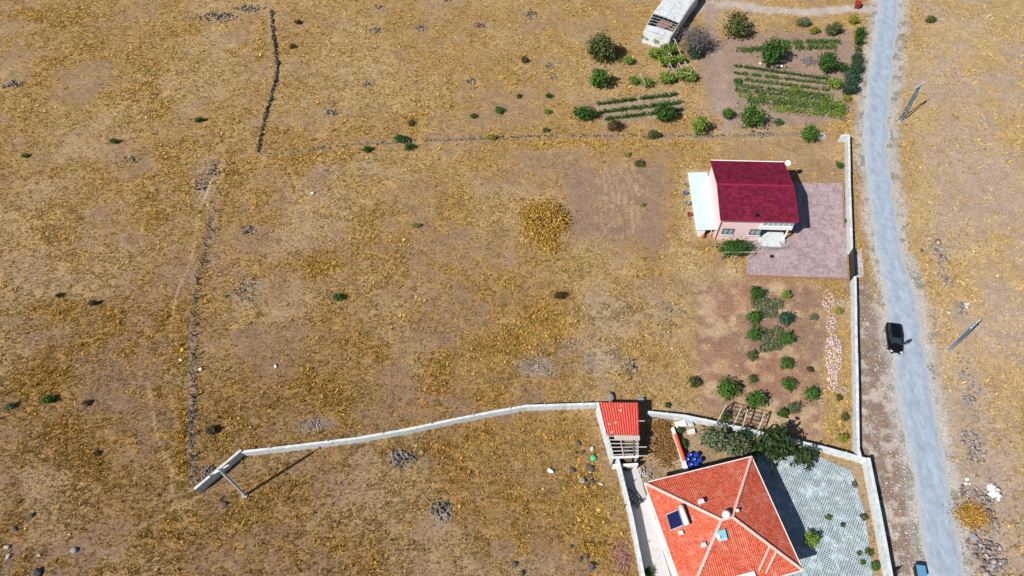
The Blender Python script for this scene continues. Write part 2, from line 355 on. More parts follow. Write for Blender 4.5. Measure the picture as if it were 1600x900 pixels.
# road sheet
rows = np.linspace(-55, 1005, 520); K = 9; V = []; 
for q, yy in enumerate(rows):
    l, r = float(rl(yy, 1)), float(rl(yy, 2))
    A, B = G(l, yy), G(r, yy)
    jl, jr = (mnoise.noise(Vector((yy*.045, 1, 0)))*.45, mnoise.noise(Vector((yy*.05, 9, 0)))*.55)
    A.x += jl + mnoise.noise(Vector((yy*.35, 4, 0)))*.18 + RNG.normal()*.05; B.x += jr + mnoise.noise(Vector((yy*.31, 7, 0)))*.22 + RNG.normal()*.05
    for k in range(K):
        t = k/(K-1); p = A.lerp(B, t); V.append((p.x, p.y, .012+.05*(1-(2*t-1)**2)))
F = [(q*K+k, q*K+k+1, (q-1)*K+k+1, (q-1)*K+k) for q in range(1, len(rows)) for k in range(K-1)]
def road_mat():
    m, nt, b = new_mat('worn_asphalt'); L = nt.links
    geo = N(nt, 'ShaderNodeNewGeometry'); at = N(nt, 'ShaderNodeAttribute', attribute_name='across')
    mp = N(nt, 'ShaderNodeMapping'); mp.inputs['Scale'].default_value = (1, .5, 1); L.new(geo.outputs['Position'], mp.inputs[0])
    n1 = N(nt, 'ShaderNodeTexNoise'); n1.inputs['Scale'].default_value = 1.1; n1.inputs['Detail'].default_value = 10; n1.inputs['Roughness'].default_value = .8; L.new(mp.outputs[0], n1.inputs['Vector'])
    cr = N(nt, 'ShaderNodeValToRGB'); e = cr.color_ramp.elements
    e[0].position = .3; e[0].color = (.21, .265, .345, 1); e[1].position = .72; e[1].color = (.43, .505, .60, 1)
    L.new(n1.outputs['Fac'], cr.inputs[0])
    # lighter wheel tracks worn along the road
    wv = N(nt, 'ShaderNodeMath', operation='SINE'); ma = N(nt, 'ShaderNodeMath', operation='MULTIPLY'); ma.inputs[1].default_value = 12.5
    L.new(at.outputs['Fac'], ma.inputs[0]); L.new(ma.outputs[0], wv.inputs[0])
    r = N(nt, 'ShaderNodeMapRange'); r.inputs['From Min'].default_value = -1; r.inputs['To Min'].default_value = .96; r.inputs['To Max'].default_value = 1.05; L.new(wv.outputs[0], r.inputs['Value'])
    mx = N(nt, 'ShaderNodeMix', data_type='RGBA', blend_type='MULTIPLY'); mx.inputs[0].default_value = 1; L.new(cr.outputs[0], mx.inputs[6]); L.new(r.outputs[0], mx.inputs[7])
    mp2 = N(nt, 'ShaderNodeMapping'); mp2.inputs['Scale'].default_value = (2.2, .3, 1); mp2.inputs['Rotation'].default_value = (0, 0, -.08); L.new(geo.outputs['Position'], mp2.inputs[0])
    n4 = N(nt, 'ShaderNodeTexNoise'); n4.inputs['Scale'].default_value = 1.0; n4.inputs['Detail'].default_value = 6; n4.inputs['Roughness'].default_value = .65; L.new(mp2.outputs[0], n4.inputs['Vector'])
    r6 = N(nt, 'ShaderNodeMapRange'); r6.inputs['From Min'].default_value = .56; r6.inputs['From Max'].default_value = .66; r6.inputs['To Max'].default_value = .32; L.new(n4.outputs['Fac'], r6.inputs['Value'])
    m4 = N(nt, 'ShaderNodeMix', data_type='RGBA'); L.new(r6.outputs[0], m4.inputs[0]); L.new(mx.outputs[2], m4.inputs[6]); m4.inputs[7].default_value = (.56, .60, .64, 1); mx = m4
    # dusty gravelly edges, patches of dust
    n2 = N(nt, 'ShaderNodeTexNoise'); n2.inputs['Scale'].default_value = 2.5; n2.inputs['Detail'].default_value = 6; n2.inputs['Roughness'].default_value = .75; L.new(geo.outputs['Position'], n2.inputs['Vector'])
    ed = N(nt, 'ShaderNodeMath', operation='SUBTRACT'); ed.inputs[1].default_value = .5; L.new(at.outputs['Fac'], ed.inputs[0])
    ab = N(nt, 'ShaderNodeMath', operation='ABSOLUTE'); L.new(ed.outputs[0], ab.inputs[0])
    ad = N(nt, 'ShaderNodeMath', operation='MULTIPLY_ADD'); ad.inputs[1].default_value = .55; L.new(n2.outputs['Fac'], ad.inputs[0]); L.new(ab.outputs[0], ad.inputs[2])
    r2 = N(nt, 'ShaderNodeMapRange'); r2.inputs['From Min'].default_value = .60; r2.inputs['From Max'].default_value = .80; r2.inputs['To Max'].default_value = .9; L.new(ad.outputs[0], r2.inputs['Value'])
    m2 = N(nt, 'ShaderNodeMix', data_type='RGBA'); L.new(r2.outputs[0], m2.inputs[0]); L.new(mx.outputs[2], m2.inputs[6]); m2.inputs[7].default_value = (.45, .43, .42, 1)
    L.new(m2.outputs[2], b.inputs['Base Color']); b.inputs['Roughness'].default_value = .85
    n3 = N(nt, 'ShaderNodeTexNoise'); n3.inputs['Scale'].default_value = 25; L.new(geo.outputs['Position'], n3.inputs['Vector'])
    bp = N(nt, 'ShaderNodeBump'); bp.inputs['Strength'].default_value = .25; bp.inputs['Distance'].default_value = .02; L.new(n3.outputs['Fac'], bp.inputs['Height']); L.new(bp.outputs[0], b.inputs['Normal'])
    return m
me = np_mesh('road', V, F)
a = me.attributes.new('across', 'FLOAT', 'POINT'); a.data.foreach_set('value', np.tile(np.linspace(0, 1, K), len(rows)).astype(np.float32))
tag(link('road', me, road_mat()), kind='structure')

def paving(name, poly, m, z=.03, th=.08):
    b = MB(); b.prism([tuple(G(x, y))[:2] for x, y in poly], z-th, z)
    return tag(b.build(name, m), kind='structure')
def paver_mat(name, base, dark, pitch, hole, ang, dust=(.40, .37, .34)):
    """concrete pavers; hole = share of each cell that is an open pocket with soil"""
    m, nt, b = new_mat(name); L = nt.links
    geo = N(nt, 'ShaderNodeNewGeometry'); mp = N(nt, 'ShaderNodeMapping'); mp.inputs['Rotation'].default_value = (0, 0, ang); mp.inputs['Scale'].default_value = (1/pitch,)*3
    L.new(geo.outputs['Position'], mp.inputs[0]); sx = N(nt, 'ShaderNodeSeparateXYZ'); L.new(mp.outputs[0], sx.inputs[0])
    ds = []
    for k in (0, 1):
        fr = N(nt, 'ShaderNodeMath', operation='FRACT'); L.new(sx.outputs[k], fr.inputs[0])
        su = N(nt, 'ShaderNodeMath', operation='SUBTRACT'); su.inputs[1].default_value = .5; L.new(fr.outputs[0], su.inputs[0])
        ab = N(nt, 'ShaderNodeMath', operation='ABSOLUTE'); L.new(su.outputs[0], ab.inputs[0]); ds.append(ab)
    mxm = N(nt, 'ShaderNodeMath', operation='MAXIMUM'); L.new(ds[0].outputs[0], mxm.inputs[0]); L.new(ds[1].outputs[0], mxm.inputs[1])
    r = N(nt, 'ShaderNodeMapRange'); r.inputs['From Min'].default_value = hole/2-.05; r.inputs['From Max'].default_value = hole/2+.05; r.inputs['To Min'].default_value = 1; r.inputs['To Max'].default_value = 0
    L.new(mxm.outputs[0], r.inputs['Value'])
    n1 = N(nt, 'ShaderNodeTexNoise'); n1.inputs['Scale'].default_value = .7; n1.inputs['Detail'].default_value = 8; n1.inputs['Roughness'].default_value = .7; L.new(geo.outputs['Position'], n1.inputs['Vector'])
    # soil and dust filling the pockets in places
    r3 = N(nt, 'ShaderNodeMapRange'); r3.inputs['From Min'].default_value = .5; r3.inputs['From Max'].default_value = .62; r3.inputs['To Min'].default_value = 1; r3.inputs['To Max'].default_value = .25; L.new(n1.outputs['Fac'], r3.inputs['Value'])
    mu = N(nt, 'ShaderNodeMath', operation='MULTIPLY'); L.new(r.outputs[0], mu.inputs[0]); L.new(r3.outputs[0], mu.inputs[1])
    wn = N(nt, 'ShaderNodeTexWhiteNoise'); fl = N(nt, 'ShaderNodeVectorMath', operation='FLOOR'); L.new(mp.outputs[0], fl.inputs[0]); L.new(fl.outputs[0], wn.inputs[0])
    r4 = N(nt, 'ShaderNodeMapRange'); r4.inputs['To Min'].default_value = .78; r4.inputs['To Max'].default_value = 1.22; L.new(wn.outputs[0], r4.inputs['Value'])
    mx0 = N(nt, 'ShaderNodeMix', data_type='RGBA', blend_type='MULTIPLY'); mx0.inputs[0].default_value = 1; mx0.inputs[6].default_value = (*base, 1); L.new(r4.outputs[0], mx0.inputs[7])
    r5 = N(nt, 'ShaderNodeMapRange'); r5.inputs['From Min'].default_value = .35; r5.inputs['From Max'].default_value = .7; r5.inputs['To Min'].default_value = .85; r5.inputs['To Max'].default_value = 1.15; L.new(n1.outputs['Fac'], r5.inputs['Value'])
    mx1 = N(nt, 'ShaderNodeMix', data_type='RGBA', blend_type='MULTIPLY'); mx1.inputs[0].default_value = 1; L.new(mx0.outputs[2], mx1.inputs[6]); L.new(r5.outputs[0], mx1.inputs[7])
    mx = N(nt, 'ShaderNodeMix', data_type='RGBA'); L.new(mu.outputs[0], mx.inputs[0]); L.new(mx1.outputs[2], mx.inputs[6]); mx.inputs[7].default_value = (*dark, 1)
    n5 = N(nt, 'ShaderNodeTexNoise'); n5.inputs['Scale'].default_value = .45; n5.inputs['Detail'].default_value = 9; n5.inputs['Roughness'].default_value = .72; L.new(geo.outputs['Position'], n5.inputs['Vector'])
    r7 = N(nt, 'ShaderNodeMapRange'); r7.inputs['From Min'].default_value = .5; r7.inputs['From Max'].default_value = .66; r7.inputs['To Max'].default_value = .45; L.new(n5.outputs['Fac'], r7.inputs['Value'])
    m7 = N(nt, 'ShaderNodeMix', data_type='RGBA'); L.new(r7.outputs[0], m7.inputs[0]); L.new(mx.outputs[2], m7.inputs[6]); m7.inputs[7].default_value = (*dust, 1); mx = m7
    L.new(mx.outputs[2], b.inputs['Base Color']); b.inputs['Roughness'].default_value = .9
    bp = N(nt, 'ShaderNodeBump'); bp.invert = True; bp.inputs['Strength'].default_value = .8; bp.inputs['Distance'].default_value = .05; L.new(mu.outputs[0], bp.inputs['Height']); L.new(bp.outputs[0], b.inputs['Normal'])
    return m
paving('pink_paved_yard', YARD_PINK, paver_mat('pink_pavers', (.365, .27, .285), (.22, .16, .16), .30, .16, .05, (.52, .45, .45)))
paving('grid_paved_yard', YARD_GRID, paver_mat('turf_grid_pavers', (.47, .58, .64), (.06, .075, .085), .24, .58, -.24+math.pi/4))
paving('alley_paving', ALLEY, mat('alley_concrete', (.55, .53, .54), .9, .2, 1.5, .2, 8, dirt=(.25, .22, .2), dscale=1.5))
paving('gate_apron', [(1330, 392), (1346, 388), (1350, 432), (1333, 436)], mat('apron_concrete', (.47, .45, .45), .9, .2, 1.5, .2, 8))

M_CONC = mat('wall_concrete', (.60, .65, .68), .9, .2, 2.0, .15, 12, dirt=(.36, .34, .32), dscale=1.1, damt=.7)
M_WHITE = mat('white_plaster', (.80, .80, .80), .85, .06, 2.0, .08, 15, dirt=(.6, .57, .53), dscale=.8, damt=.3)
M_GALV = mat('galvanised_steel', (.36, .42, .47), .5, .15, 6, metal=.3)
M_POLE = mat('blue_grey_pole_paint', (.14, .23, .32), .5, .2, 6)
M_WOOD = mat('grey_wood', (.075, .055, .045), .9, .3, 8, .3, 30)
M_PALEWOOD = mat('pale_weathered_wood', (.50, .46, .42), .85, .2, 6)
M_STONE = mat('dark_basalt', (.15, .136, .137), .95, .4, 2.5, .5, 9, dirt=(.30, .27, .265), dscale=2.0, damt=.7, island=.7)
M_MAUVE = mat('mauve_field_stone', (.27, .232, .23), .95, .35, 2.5, .5, 9, dirt=(.16, .14, .14), dscale=2.0, damt=.7, island=.55)
M_DARKST = mat('dark_row_stone', (.07, .06, .055), .95, .4, 2.5, .5, 9, dirt=(.17, .15, .13), dscale=2.0, damt=.7, island=.75)
M_STONE2 = mat('pale_stone', (.36, .335, .32), .95, .25, 2.5, .4, 9, island=.5)
M_BLACK = mat('black_steel', (.012, .012, .014), .4, .1)

# ---------------------------------------------------------------- boundary walls
def wall(name, pts, h, th, label, group, stakes=None, joint=4.5, cop=True, m=None):
    """plastered masonry wall along ground pixels pts; parts: wall_panel for each run between joints, coping, stakes"""
    P = [G(x, y) for x, y in pts]
    root = thing(name, P[0], label, 'wall', group)
    off = [0]
    for a, b in zip(P[:-1], P[1:]): off.append(off[-1]+(b-a).length)
    for a, b in zip(P[:-1], P[1:]):
        d = (b-a).normalized(); n = max(1, round((b-a).length/joint)); nn = Vector((-d.y, d.x, 0))
        for q in range(n):
            p0, p1 = a.lerp(b, q/n), a.lerp(b, (q+1)/n)
            hh = h + random.uniform(-.03, .03)
            e0 = .012 if q else -.06; e1 = .012 if q < n-1 else -.06
            MB().box((p0+p1)/2 + Vector((0, 0, hh/2-.1)) + d*(e0-e1)/2, ((p1-p0).length-e0-e1, th, hh+.2), d).build('wall_panel', m or M_CONC, root)
            if cop: MB().box((p0+p1)/2 + Vector((0, 0, hh+.035)) + d*(e0-e1)/2, ((p1-p0).length-e0-e1, th+.08, .07), d).build('coping', m or M_CONC, root)
        if stakes:
            k = max(1, int((b-a).length/stakes))
            for q in range(k):
                p = a.lerp(b, (q+.5)/k); MB().tube(p+Vector((0, 0, h+.05)), p+Vector((0, 0, h+.55)), .05, .05, 6).build('fence_stake', mat('white_paint', (.8, .8, .8), .6), root)
    return root
GW = 'concrete boundary walls'
wall('boundary_wall', [(312, 770), (382, 711)], 1.5, .22, 'short straight end of the pale wall, shaded face by the T-shaped power pole', GW)
wall('boundary_wall', [(383, 712), (470, 702), (560, 691), (640, 677), (710, 662), (770, 650), (822, 641), (880, 639), (938, 637)], 1.25, .22, 'long gently curved white boundary wall crossing the dry field to the red roofed shed', GW, stakes=4.2, joint=6)
wall('boundary_wall', [(1011, 650), (1068, 656), (1130, 669), (1200, 685), (1282, 705), (1347, 723)], 1.15, .24, 'white wall behind the orange roofed house, running from shed to roadside corner', GW, stakes=7)
wall('boundary_wall', [(1348, 724), (1364, 806), (1381, 900), (1384, 918)], 1.7, .28, 'white jointed wall beside the grid paved yard, ending at the dark gate', GW, joint=2.6)
wall('boundary_wall', [(1330, 441), (1332, 560), (1334, 708), (1338, 722)], 1.3, .26, 'long straight white wall between the sapling orchard and the road verge', GW, joint=7)
wall('boundary_wall', [(1310, 221), (1321, 221), (1322, 300), (1325, 397)], 1.35, .26, 'white wall with a hooked end between the pink paved yard and the road', GW, stakes=5.5)
wall('boundary_wall', [(962, 722), (984, 812), (1004, 915)], 1.6, .24, 'narrow white wall along the alley west of the orange roofed house', GW, stakes=6)
wall('garden_kerb', [(1168, 431), (1326, 437)], .22, .18, 'low reddish brick edging along the near side of the pink paved yard', 'brick edgings of the pink paved yard', cop=False, m=mat('red_brick_edge', (.33, .17, .12), .9, .3, 6))
wall('garden_kerb', [(1317, 287), (1318, 356)], .22, .16, 'low reddish brick edging between pink paved yard and roadside wall', 'brick edgings of the pink paved yard', cop=False, m=mat('red_brick_edge', (.33, .17, .12), .9, .3, 6))
# sliding gate of the pink yard and gate at the bottom
def gate(p0, p1, h, label, n=9):
    a, b = G(*p0), G(*p1); r = thing('metal_gate', a, label, 'gate', 'black metal gates'); up = Vector((0, 0, 1))
    f = MB(); f.bar(a+up*.1, b+up*.1, .07).bar(a+up*h, b+up*h, .07).bar(a, a+up*h, .09).bar(b, b+up*h, .09); f.build('gate_frame', M_BLACK, r)
    for q in range(n):
        p, s = a.lerp(b, q/n), a.lerp(b, (q+1)/n); MB().bar(p+up*(h/2+.05), s+up*(h/2+.05)-(b-a).normalized()*.02, .03, h-.18).build('gate_board', M_BLACK, r)
gate((1326, 399), (1328, 438), 1.75, 'black metal gate of the pink paved yard, closing the gap in the roadside wall')
gate((1381, 903), (1394, 899), 1.7, 'dark gate cut off by the photo edge at the bottom of the grid yard', 5)

# ---------------------------------------------------------------- house with the crimson roof
def rowed_roof_mat(name, c, c2, pitch, ang, amt=.5, spots=None, tile=.25, det=4, tone=.6):
    """tiled roof: rows of tiles with per-tile tone, relief and worn pale spots"""
    m, nt, b = new_mat(name); L = nt.links
    tc = N(nt, 'ShaderNodeTexCoord'); mp = N(nt, 'ShaderNodeMapping'); mp.inputs['Rotation'].default_value = (0, 0, ang); L.new(tc.outputs['Object'], mp.inputs[0])
    wv = N(nt, 'ShaderNodeTexWave', wave_type='BANDS', bands_direction='X'); wv.inputs['Scale'].default_value = .314/pitch; L.new(mp.outputs[0], wv.inputs['Vector'])
    wy = N(nt, 'ShaderNodeTexWave', wave_type='BANDS', bands_direction='Y', wave_profile='SAW'); wy.inputs['Scale'].default_value = .314/(pitch*1.35); L.new(mp.outputs[0], wy.inputs['Vector'])
    n1 = N(nt, 'ShaderNodeTexNoise'); n1.inputs['Scale'].default_value = 1/tile; n1.inputs['Detail'].default_value = det; n1.inputs['Roughness'].default_value = .8 if det > 2 else .5; L.new(mp.outputs[0], n1.inputs['Vector'])
    r = N(nt, 'ShaderNodeMapRange'); r.inputs['From Min'].default_value = .36; r.inputs['From Max'].default_value = .64; L.new(n1.outputs['Fac'], r.inputs['Value'])
    mx = N(nt, 'ShaderNodeMix', data_type='RGBA'); mx.inputs[6].default_value = (*c, 1); mx.inputs[7].default_value = (*c2, 1); L.new(r.outputs[0], mx.inputs[0])
    bk = N(nt, 'ShaderNodeTexBrick'); bk.inputs['Scale'].default_value = 1; bk.inputs['Brick Width'].default_value = pitch*1.6; bk.inputs['Row Height'].default_value = pitch; bk.inputs['Mortar Size'].default_value = .025; bk.inputs['Mortar Smooth'].default_value = .3
    bk.inputs['Color1'].default_value = (.62, .62, .62, 1); bk.inputs['Color2'].default_value = (1.3, 1.3, 1.3, 1); bk.inputs['Mortar'].default_value = (.55, .55, .55, 1); L.new(mp.outputs[0], bk.inputs['Vector'])
    mk = N(nt, 'ShaderNodeMix', data_type='RGBA', blend_type='MULTIPLY'); mk.inputs[0].default_value = tone; L.new(mx.outputs[2], mk.inputs[6]); L.new(bk.outputs['Color'], mk.inputs[7])
    out = mk.outputs[2]
    if spots:
        n2 = N(nt, 'ShaderNodeTexNoise'); n2.inputs['Scale'].default_value = .9; n2.inputs['Detail'].default_value = 8; n2.inputs['Roughness'].default_value = .75; L.new(mp.outputs[0], n2.inputs['Vector'])
        r2 = N(nt, 'ShaderNodeMapRange'); r2.inputs['From Min'].default_value = .5; r2.inputs['From Max'].default_value = .7; r2.inputs['To Max'].default_value = .5; L.new(n2.outputs['Fac'], r2.inputs['Value'])
        m2 = N(nt, 'ShaderNodeMix', data_type='RGBA'); L.new(r2.outputs[0], m2.inputs[0]); L.new(out, m2.inputs[6]); m2.inputs[7].default_value = (*spots, 1); out = m2.outputs[2]
    L.new(out, b.inputs['Base Color']); b.inputs['Roughness'].default_value = .75; b.inputs['Specular IOR Level'].default_value = .25
    ad = N(nt, 'ShaderNodeMath', operation='ADD'); L.new(wv.outputs['Fac'], ad.inputs[0]); L.new(wy.outputs['Fac'], ad.inputs[1])
    bp = N(nt, 'ShaderNodeBump'); bp.inputs['Strength'].default_value = amt; bp.inputs['Distance'].default_value = .06; L.new(ad.outputs[0], bp.inputs['Height']); L.new(bp.outputs[0], b.inputs['Normal'])
    return m
M_PINK = mat('pink_plaster', (.80, .59, .60), .9, .05, 1.5, .06, 15, dirt=(.68, .52, .52), dscale=.6, damt=.3)
M_CRIM = rowed_roof_mat('crimson_shingles', (.125, .006, .024), (.205, .011, .044), .36, 0, .35, None, .6, 3, 1.0)
M_CRIM2 = mat('crimson_trim', (.30, .012, .06), .6, .1)
M_GLASS = mat('window_glass', (.30, .42, .47), .08, .2, 1.0)
M_FRAME = mat('dark_window_frame', (.05, .05, .06), .5, .1)
UP = Vector((0, 0, 1))
ez, rz = 5.0, 6.05
FL, FR, BL, BR = G(1124, 345, ez), G(1243, 345, ez), G(1113, 252, ez), G(1227, 252, ez)
RL, RR = G(1121, 290, rz), G(1236, 290, rz)
y0, y1 = (FL.y+FR.y)/2, (BL.y+BR.y)/2; x0, x1 = (FL.x+BL.x)/2, (FR.x+BR.x)/2; ym = (y0+y1)/2
house = thing('pink_house', (x0, y0+.45, 0), 'pink two storey house with a crimson gabled roof beside the paved yard', 'house')
wx0, wx1, wy0, wy1 = x0+.3, x1-.3, y0+.5, y1-.4
b = MB(); wt = ez-.06
PW = 3.9     # porch width at the right of the front
b.prism([(wx0, wy0), (wx1-PW, wy0), (wx1-PW, wy0+1.5), (wx1, wy0+1.5), (wx1, wy1), (wx0, wy1)], -.1, 2.75)
b.prism([(wx0, wy0), (wx1, wy0), (wx1, wy1), (wx0, wy1)], 2.752, wt)
for xx in (wx0+.012, wx1-.012):      # gables
    b.quad((xx, wy0, wt), (xx, wy1, wt), (xx, ym, rz-.08))
hw = b.build('wall', M_PINK, house)
sl = (rz-ez)
roof = MB().slab([(x0, y0, ez), (x1, y0, ez), (x1, ym-.02, rz), (x0, ym-.02, rz)], .14).build('roof', M_CRIM, house)
roof2 = MB().slab([(x0, y1, ez), (x0, ym+.02, rz), (x1, ym+.02, rz), (x1, y1, ez)], .14).build('roof', M_CRIM, house)
MB().bar((x0-.02, ym, rz+.02), (x1+.02, ym, rz+.02), .3, .09).build('ridge_cap', M_CRIM2, roof)
for xx in (x0-.03, x1+.03):
    MB().bar((xx, y0, ez-.02), (xx, ym, rz-.02), .06, .24).build('barge_board', M_CRIM2, roof); MB().bar((xx, y1, ez-.02), (xx, ym, rz-.02), .06, .24).build('barge_board', M_CRIM2, roof2)
MB().tube((x0, y1+.07, ez-.02), (x1, y1+.07, ez-.02), .09, None, 8).build('gutter', M_WHITE, house)
MB().tube((x0, y0-.07, ez-.05), (x1, y0-.07, ez-.05), .07, None, 8).build('gutter', M_CRIM2, house)
MB().tube((wx0+.12, wy0-.07, 0), (wx0+.12, wy0-.07, ez-.12), .055, None, 8).build('drainpipe', mat('maroon_pipe', (.12, .01, .02), .5), house)
v = MB(); v.box((x0+5.1, y0+.75, ez+.28), (.35, .35, .4)); v.build('roof_vent', M_BLACK, roof)
MB().tube((x0+6.3, ym-2.2, ez+.45), (x0+6.3, ym-2.2, ez+.85), .12).build('roof_vent', M_CRIM2, roof)
def window(parent, c, wd, ht, n=2, out=(0, -1, 0), fm=None):
    c = Vector(c); o = Vector(out); t = UP.cross(o).normalized()
    f = MB()
    for s in (-1, 1):
        f.box(c+t*s*(wd/2), (.09, .12, ht+.09), t); f.box(c+UP*s*ht/2, (wd-.09, .12, .09), t)
    for q in range(1, n): f.box(c+t*(wd*(q/n-.5))+o*.01, (.06, .08, ht-.09), t)
    fo = f.build('window', fm or M_FRAME, parent)
    for q in range(n):
        MB().box(c+t*(wd*((q+.5)/n-.5))-o*.02, (wd/n-.08, .03, ht-.1), t).build('pane', M_GLASS, fo)
    MB().box(c-UP*(ht/2+.09)+o*.06, (wd+.24, .2, .07), t).build('sill', M_WHITE, fo)
window(house, (wx0+1.55, wy0-.05, 1.85), 1.55, 1.15); window(house, (wx0+5.5, wy0-.05, 1.85), 1.55, 1.15)
# glazed balcony under the eaves, over the porch
bal = MB().box((wx1-PW/2-.25, wy0-.16, 3.2), (PW+.7, .32, .7)).build('balcony', M_WHITE, house)
for q in range(6):
    xx = wx1-PW-.45+(q+.5)*(PW+.6)/6
    wnd = MB().box((xx, wy0-.14, 4.15), ((PW+.6)/6-.05, .1, 1.2)).build('balcony_window', M_WHITE, house)
    MB().box((xx, wy0-.21, 4.15), ((PW+.6)/6-.2, .03, 1.02)).build('pane', M_GLASS, wnd)
pc = MB(); pc.tube((wx1-.15, wy0+.1, 0), (wx1-.15, wy0+.1, 2.74), .13, None, 10); pc.build('porch_column', M_WHITE, house)
st = MB(); st.box((wx1-PW/2, wy0+.45, .28), (PW-.1, 1.9, .5)); st.box((wx1-PW/2-.1, wy0-.7, .2), (2.4, .34, .34)); st.box((wx1-PW/2-.1, wy0-1.02, .1), (2.8, .32, .18)); st.build('porch_steps', M_CONC, house)
MB().box((wx1-PW/2-.6, wy0+1.44, 1.45), (1.0, .1, 1.85)).build('door', mat('dark_door', (.07, .045, .035), .5), house)
rail = MB()
for s in range(9):
    t = s/8; p = Vector((wx1-PW-.6+t*4.6, wy0-1.5-.45*math.sin(math.pi*t), .05)); 
    if s: rail.bar(q0+UP*.75, p+UP*.75, .05); rail.bar(q0+UP*.4, p+UP*.4, .035)
    rail.bar(p, p+UP*.78, .045); q0 = p
rail.build('stair_railing', M_GALV, house)
# white lean-to on the left
az = 1.75
lx0, lx1 = G(1073, 271, az).x, wx0-.02; ly0, ly1 = G(1082, 361, az).y, G(1090, 271, az).y
ann = thing('lean_to', (lx0, ly0, 0), 'low lean-to with a plain white roof against the left side of pink house', 'lean-to')
MB().slab([(lx0, ly0, az-.1), (lx1, ly0, az+.15), (lx1, ly1, az+.15), (lx0, ly1, az-.1)], .1).build('roof', mat('white_sheet_roof', (.55, .69, .76), .45, .06, 1), ann)
b = MB(); b.box((lx0+.75, (ly0+ly1)/2, az/2-.12), (.2, ly1-ly0-.3, az-.06)); b.box(((lx0+lx1)/2+.4, ly1-.25, az/2-.12), (lx1-lx0-1.1, .2, az-.1)); b.box((lx0+1.15, ly0+.25, az/2-.1), (.6, .2, az-.1)); b.build('wall', M_WHITE, ann)
for k, t in enumerate((.35, .8)): MB().tube((lx0+(lx1-lx0)*t, ly0+.2, 0), (lx0+(lx1-lx0)*t, ly0+.2, az-.02), .05).build('post', M_WHITE, ann)
p = G(1098, 371); s = MB()
for q in range(6):
    a0, a1 = math.pi*q/6-math.pi/2, math.pi*(q+1)/6-math.pi/2
    s.tube(p+UP*(.3+.3*math.sin(a0)), p+UP*(.3+.3*math.sin(a1)), max(.03, .3*math.cos(a0)), max(.03, .3*math.cos(a1)), 12, False)
tag(s.build('gas_bottle', mat('red_paint', (.5, .03, .04), .35), None, p, True), 'round red gas bottle at the mouth of the white lean-to', 'gas bottle')
# the house stands a little turned from the road grid
hc = Vector(((x0+x1)/2, ym, 0))
for o in (house, ann): d_ = o.location-hc; th_ = -.034; o.location = hc+Vector((d_.x*math.cos(th_)-d_.y*math.sin(th_), d_.x*math.sin(th_)+d_.y*math.cos(th_), 0)); o.rotation_euler.z = th_
# satellite dish on a mast
p = G(1231, 254, 5.15); p.z = 0; d = thing('satellite_dish', p, 'white satellite dish on a mast behind the right end of crimson roof', 'satellite dish')
MB().tube(p, p+UP*5.0, .04).build('mast', M_GALV, d)
ds = MB(); c = p+UP*5.1; ax = Vector((-.35, -.75, .55)).normalized(); a_ = ax.orthogonal().normalized(); b_ = ax.cross(a_)
rings = [(.0, .0), (.17, .02), (.32, .06), (.43, .12)]
for (r0, h0), (r1, h1) in zip(rings[:-1], rings[1:]):
    for q in range(16):
        t0, t1 = 2*math.pi*q/16, 2*math.pi*(q+1)/16; f = lambda r, h, t: c+ax*h+(a_*math.cos(t)+b_*math.sin(t))*r
        ds.quad(f(r0, h0, t0), f(r1, h1, t0), f(r1, h1, t1), f(r0, h0, t1))
ds.build('dish', M_WHITE, d, None, True); MB().tube(c-b_*.5+ax*.1, c+ax*.6, .015).build('feed_arm', M_GALV, d); MB().tube(c+ax*.55, c+ax*.66, .04).build('receiver', M_GALV, d)
p = G(1204, 403); t = thing('stool', p, 'small black stool standing alone on the pink paved yard', 'stool')
MB().box(p+UP*.45, (.42, .42, .06)).build('seat', M_BLACK, t)
for i in (-1, 1):
    for j in (-1, 1): MB().bar(p+Vector((i*.16, j*.16, .03)), p+Vector((i*.16, j*.16, .43)), .04).build('leg', M_BLACK, t)

# ---------------------------------------------------------------- orange hip-roofed house
oz, hz = 4.5, 7.0
A, B, C = G(1008, 755, oz), G(1174, 714, oz), G(1245, 893, oz)
B = A + Vector((B-A)); ux = (B-A).normalized(); uy = Vector((ux.y, -ux.x, 0)); Lx, Ly = (B-A).length, (C-B).dot(uy)
def O(u, v, z): return Vector((A.x, A.y, 0)) + ux*u + uy*v + UP*z      # house frame: u along the back eave, v towards the camera
OA = math.atan2(ux.y, ux.x)
oh = thing('orange_roofed_house', O(.5, .5, 0), 'white house with an orange tiled hip roof carrying a solar water heater', 'house')
ow = MB(); ow.prism([tuple(O(u, v, 0))[:2] for u, v in ((.55, .55), (Lx-.55, .55), (Lx-.55, Ly-.55), (.55, Ly-.55))], -.1, oz-.12); owall = ow.build('wall', M_WHITE, oh)
S = MB(); S.prism([tuple(O(u, v, 0))[:2] for u, v in ((.06, .06), (Lx-.06, .06), (Lx-.06, Ly-.06), (.06, Ly-.06))], oz-.17, oz-.05); S.build('soffit', M_WHITE, oh)
r0, r1 = O(Lx/2-.62, Ly/2, hz), O(Lx/2+.62, Ly/2, hz)
c00, c10, c11, c01 = O(0, 0, oz), O(Lx, 0, oz), O(Lx, Ly, oz), O(0, Ly, oz)
ORA, ORB, SPOT = (.50, .07, .034), (.76, .175, .10), (.76, .40, .33)
mx_ = rowed_roof_mat('orange_tiles_across', ORA, ORB, .24, -OA, .7, SPOT); my_ = rowed_roof_mat('orange_tiles_along', ORA, ORB, .24, -OA+math.pi/2, .7, SPOT)
fac = [('roof', [c00, c10, r1, r0], mx_), ('roof', [c10, c11, r1], my_), ('roof', [c11, c01, r0, r1], mx_), ('roof', [c01, c00, r0], my_)]
facets = []
for nme, pts, m in fac: facets.append(MB().slab([q for q in pts], .06).build(nme, m, oh))
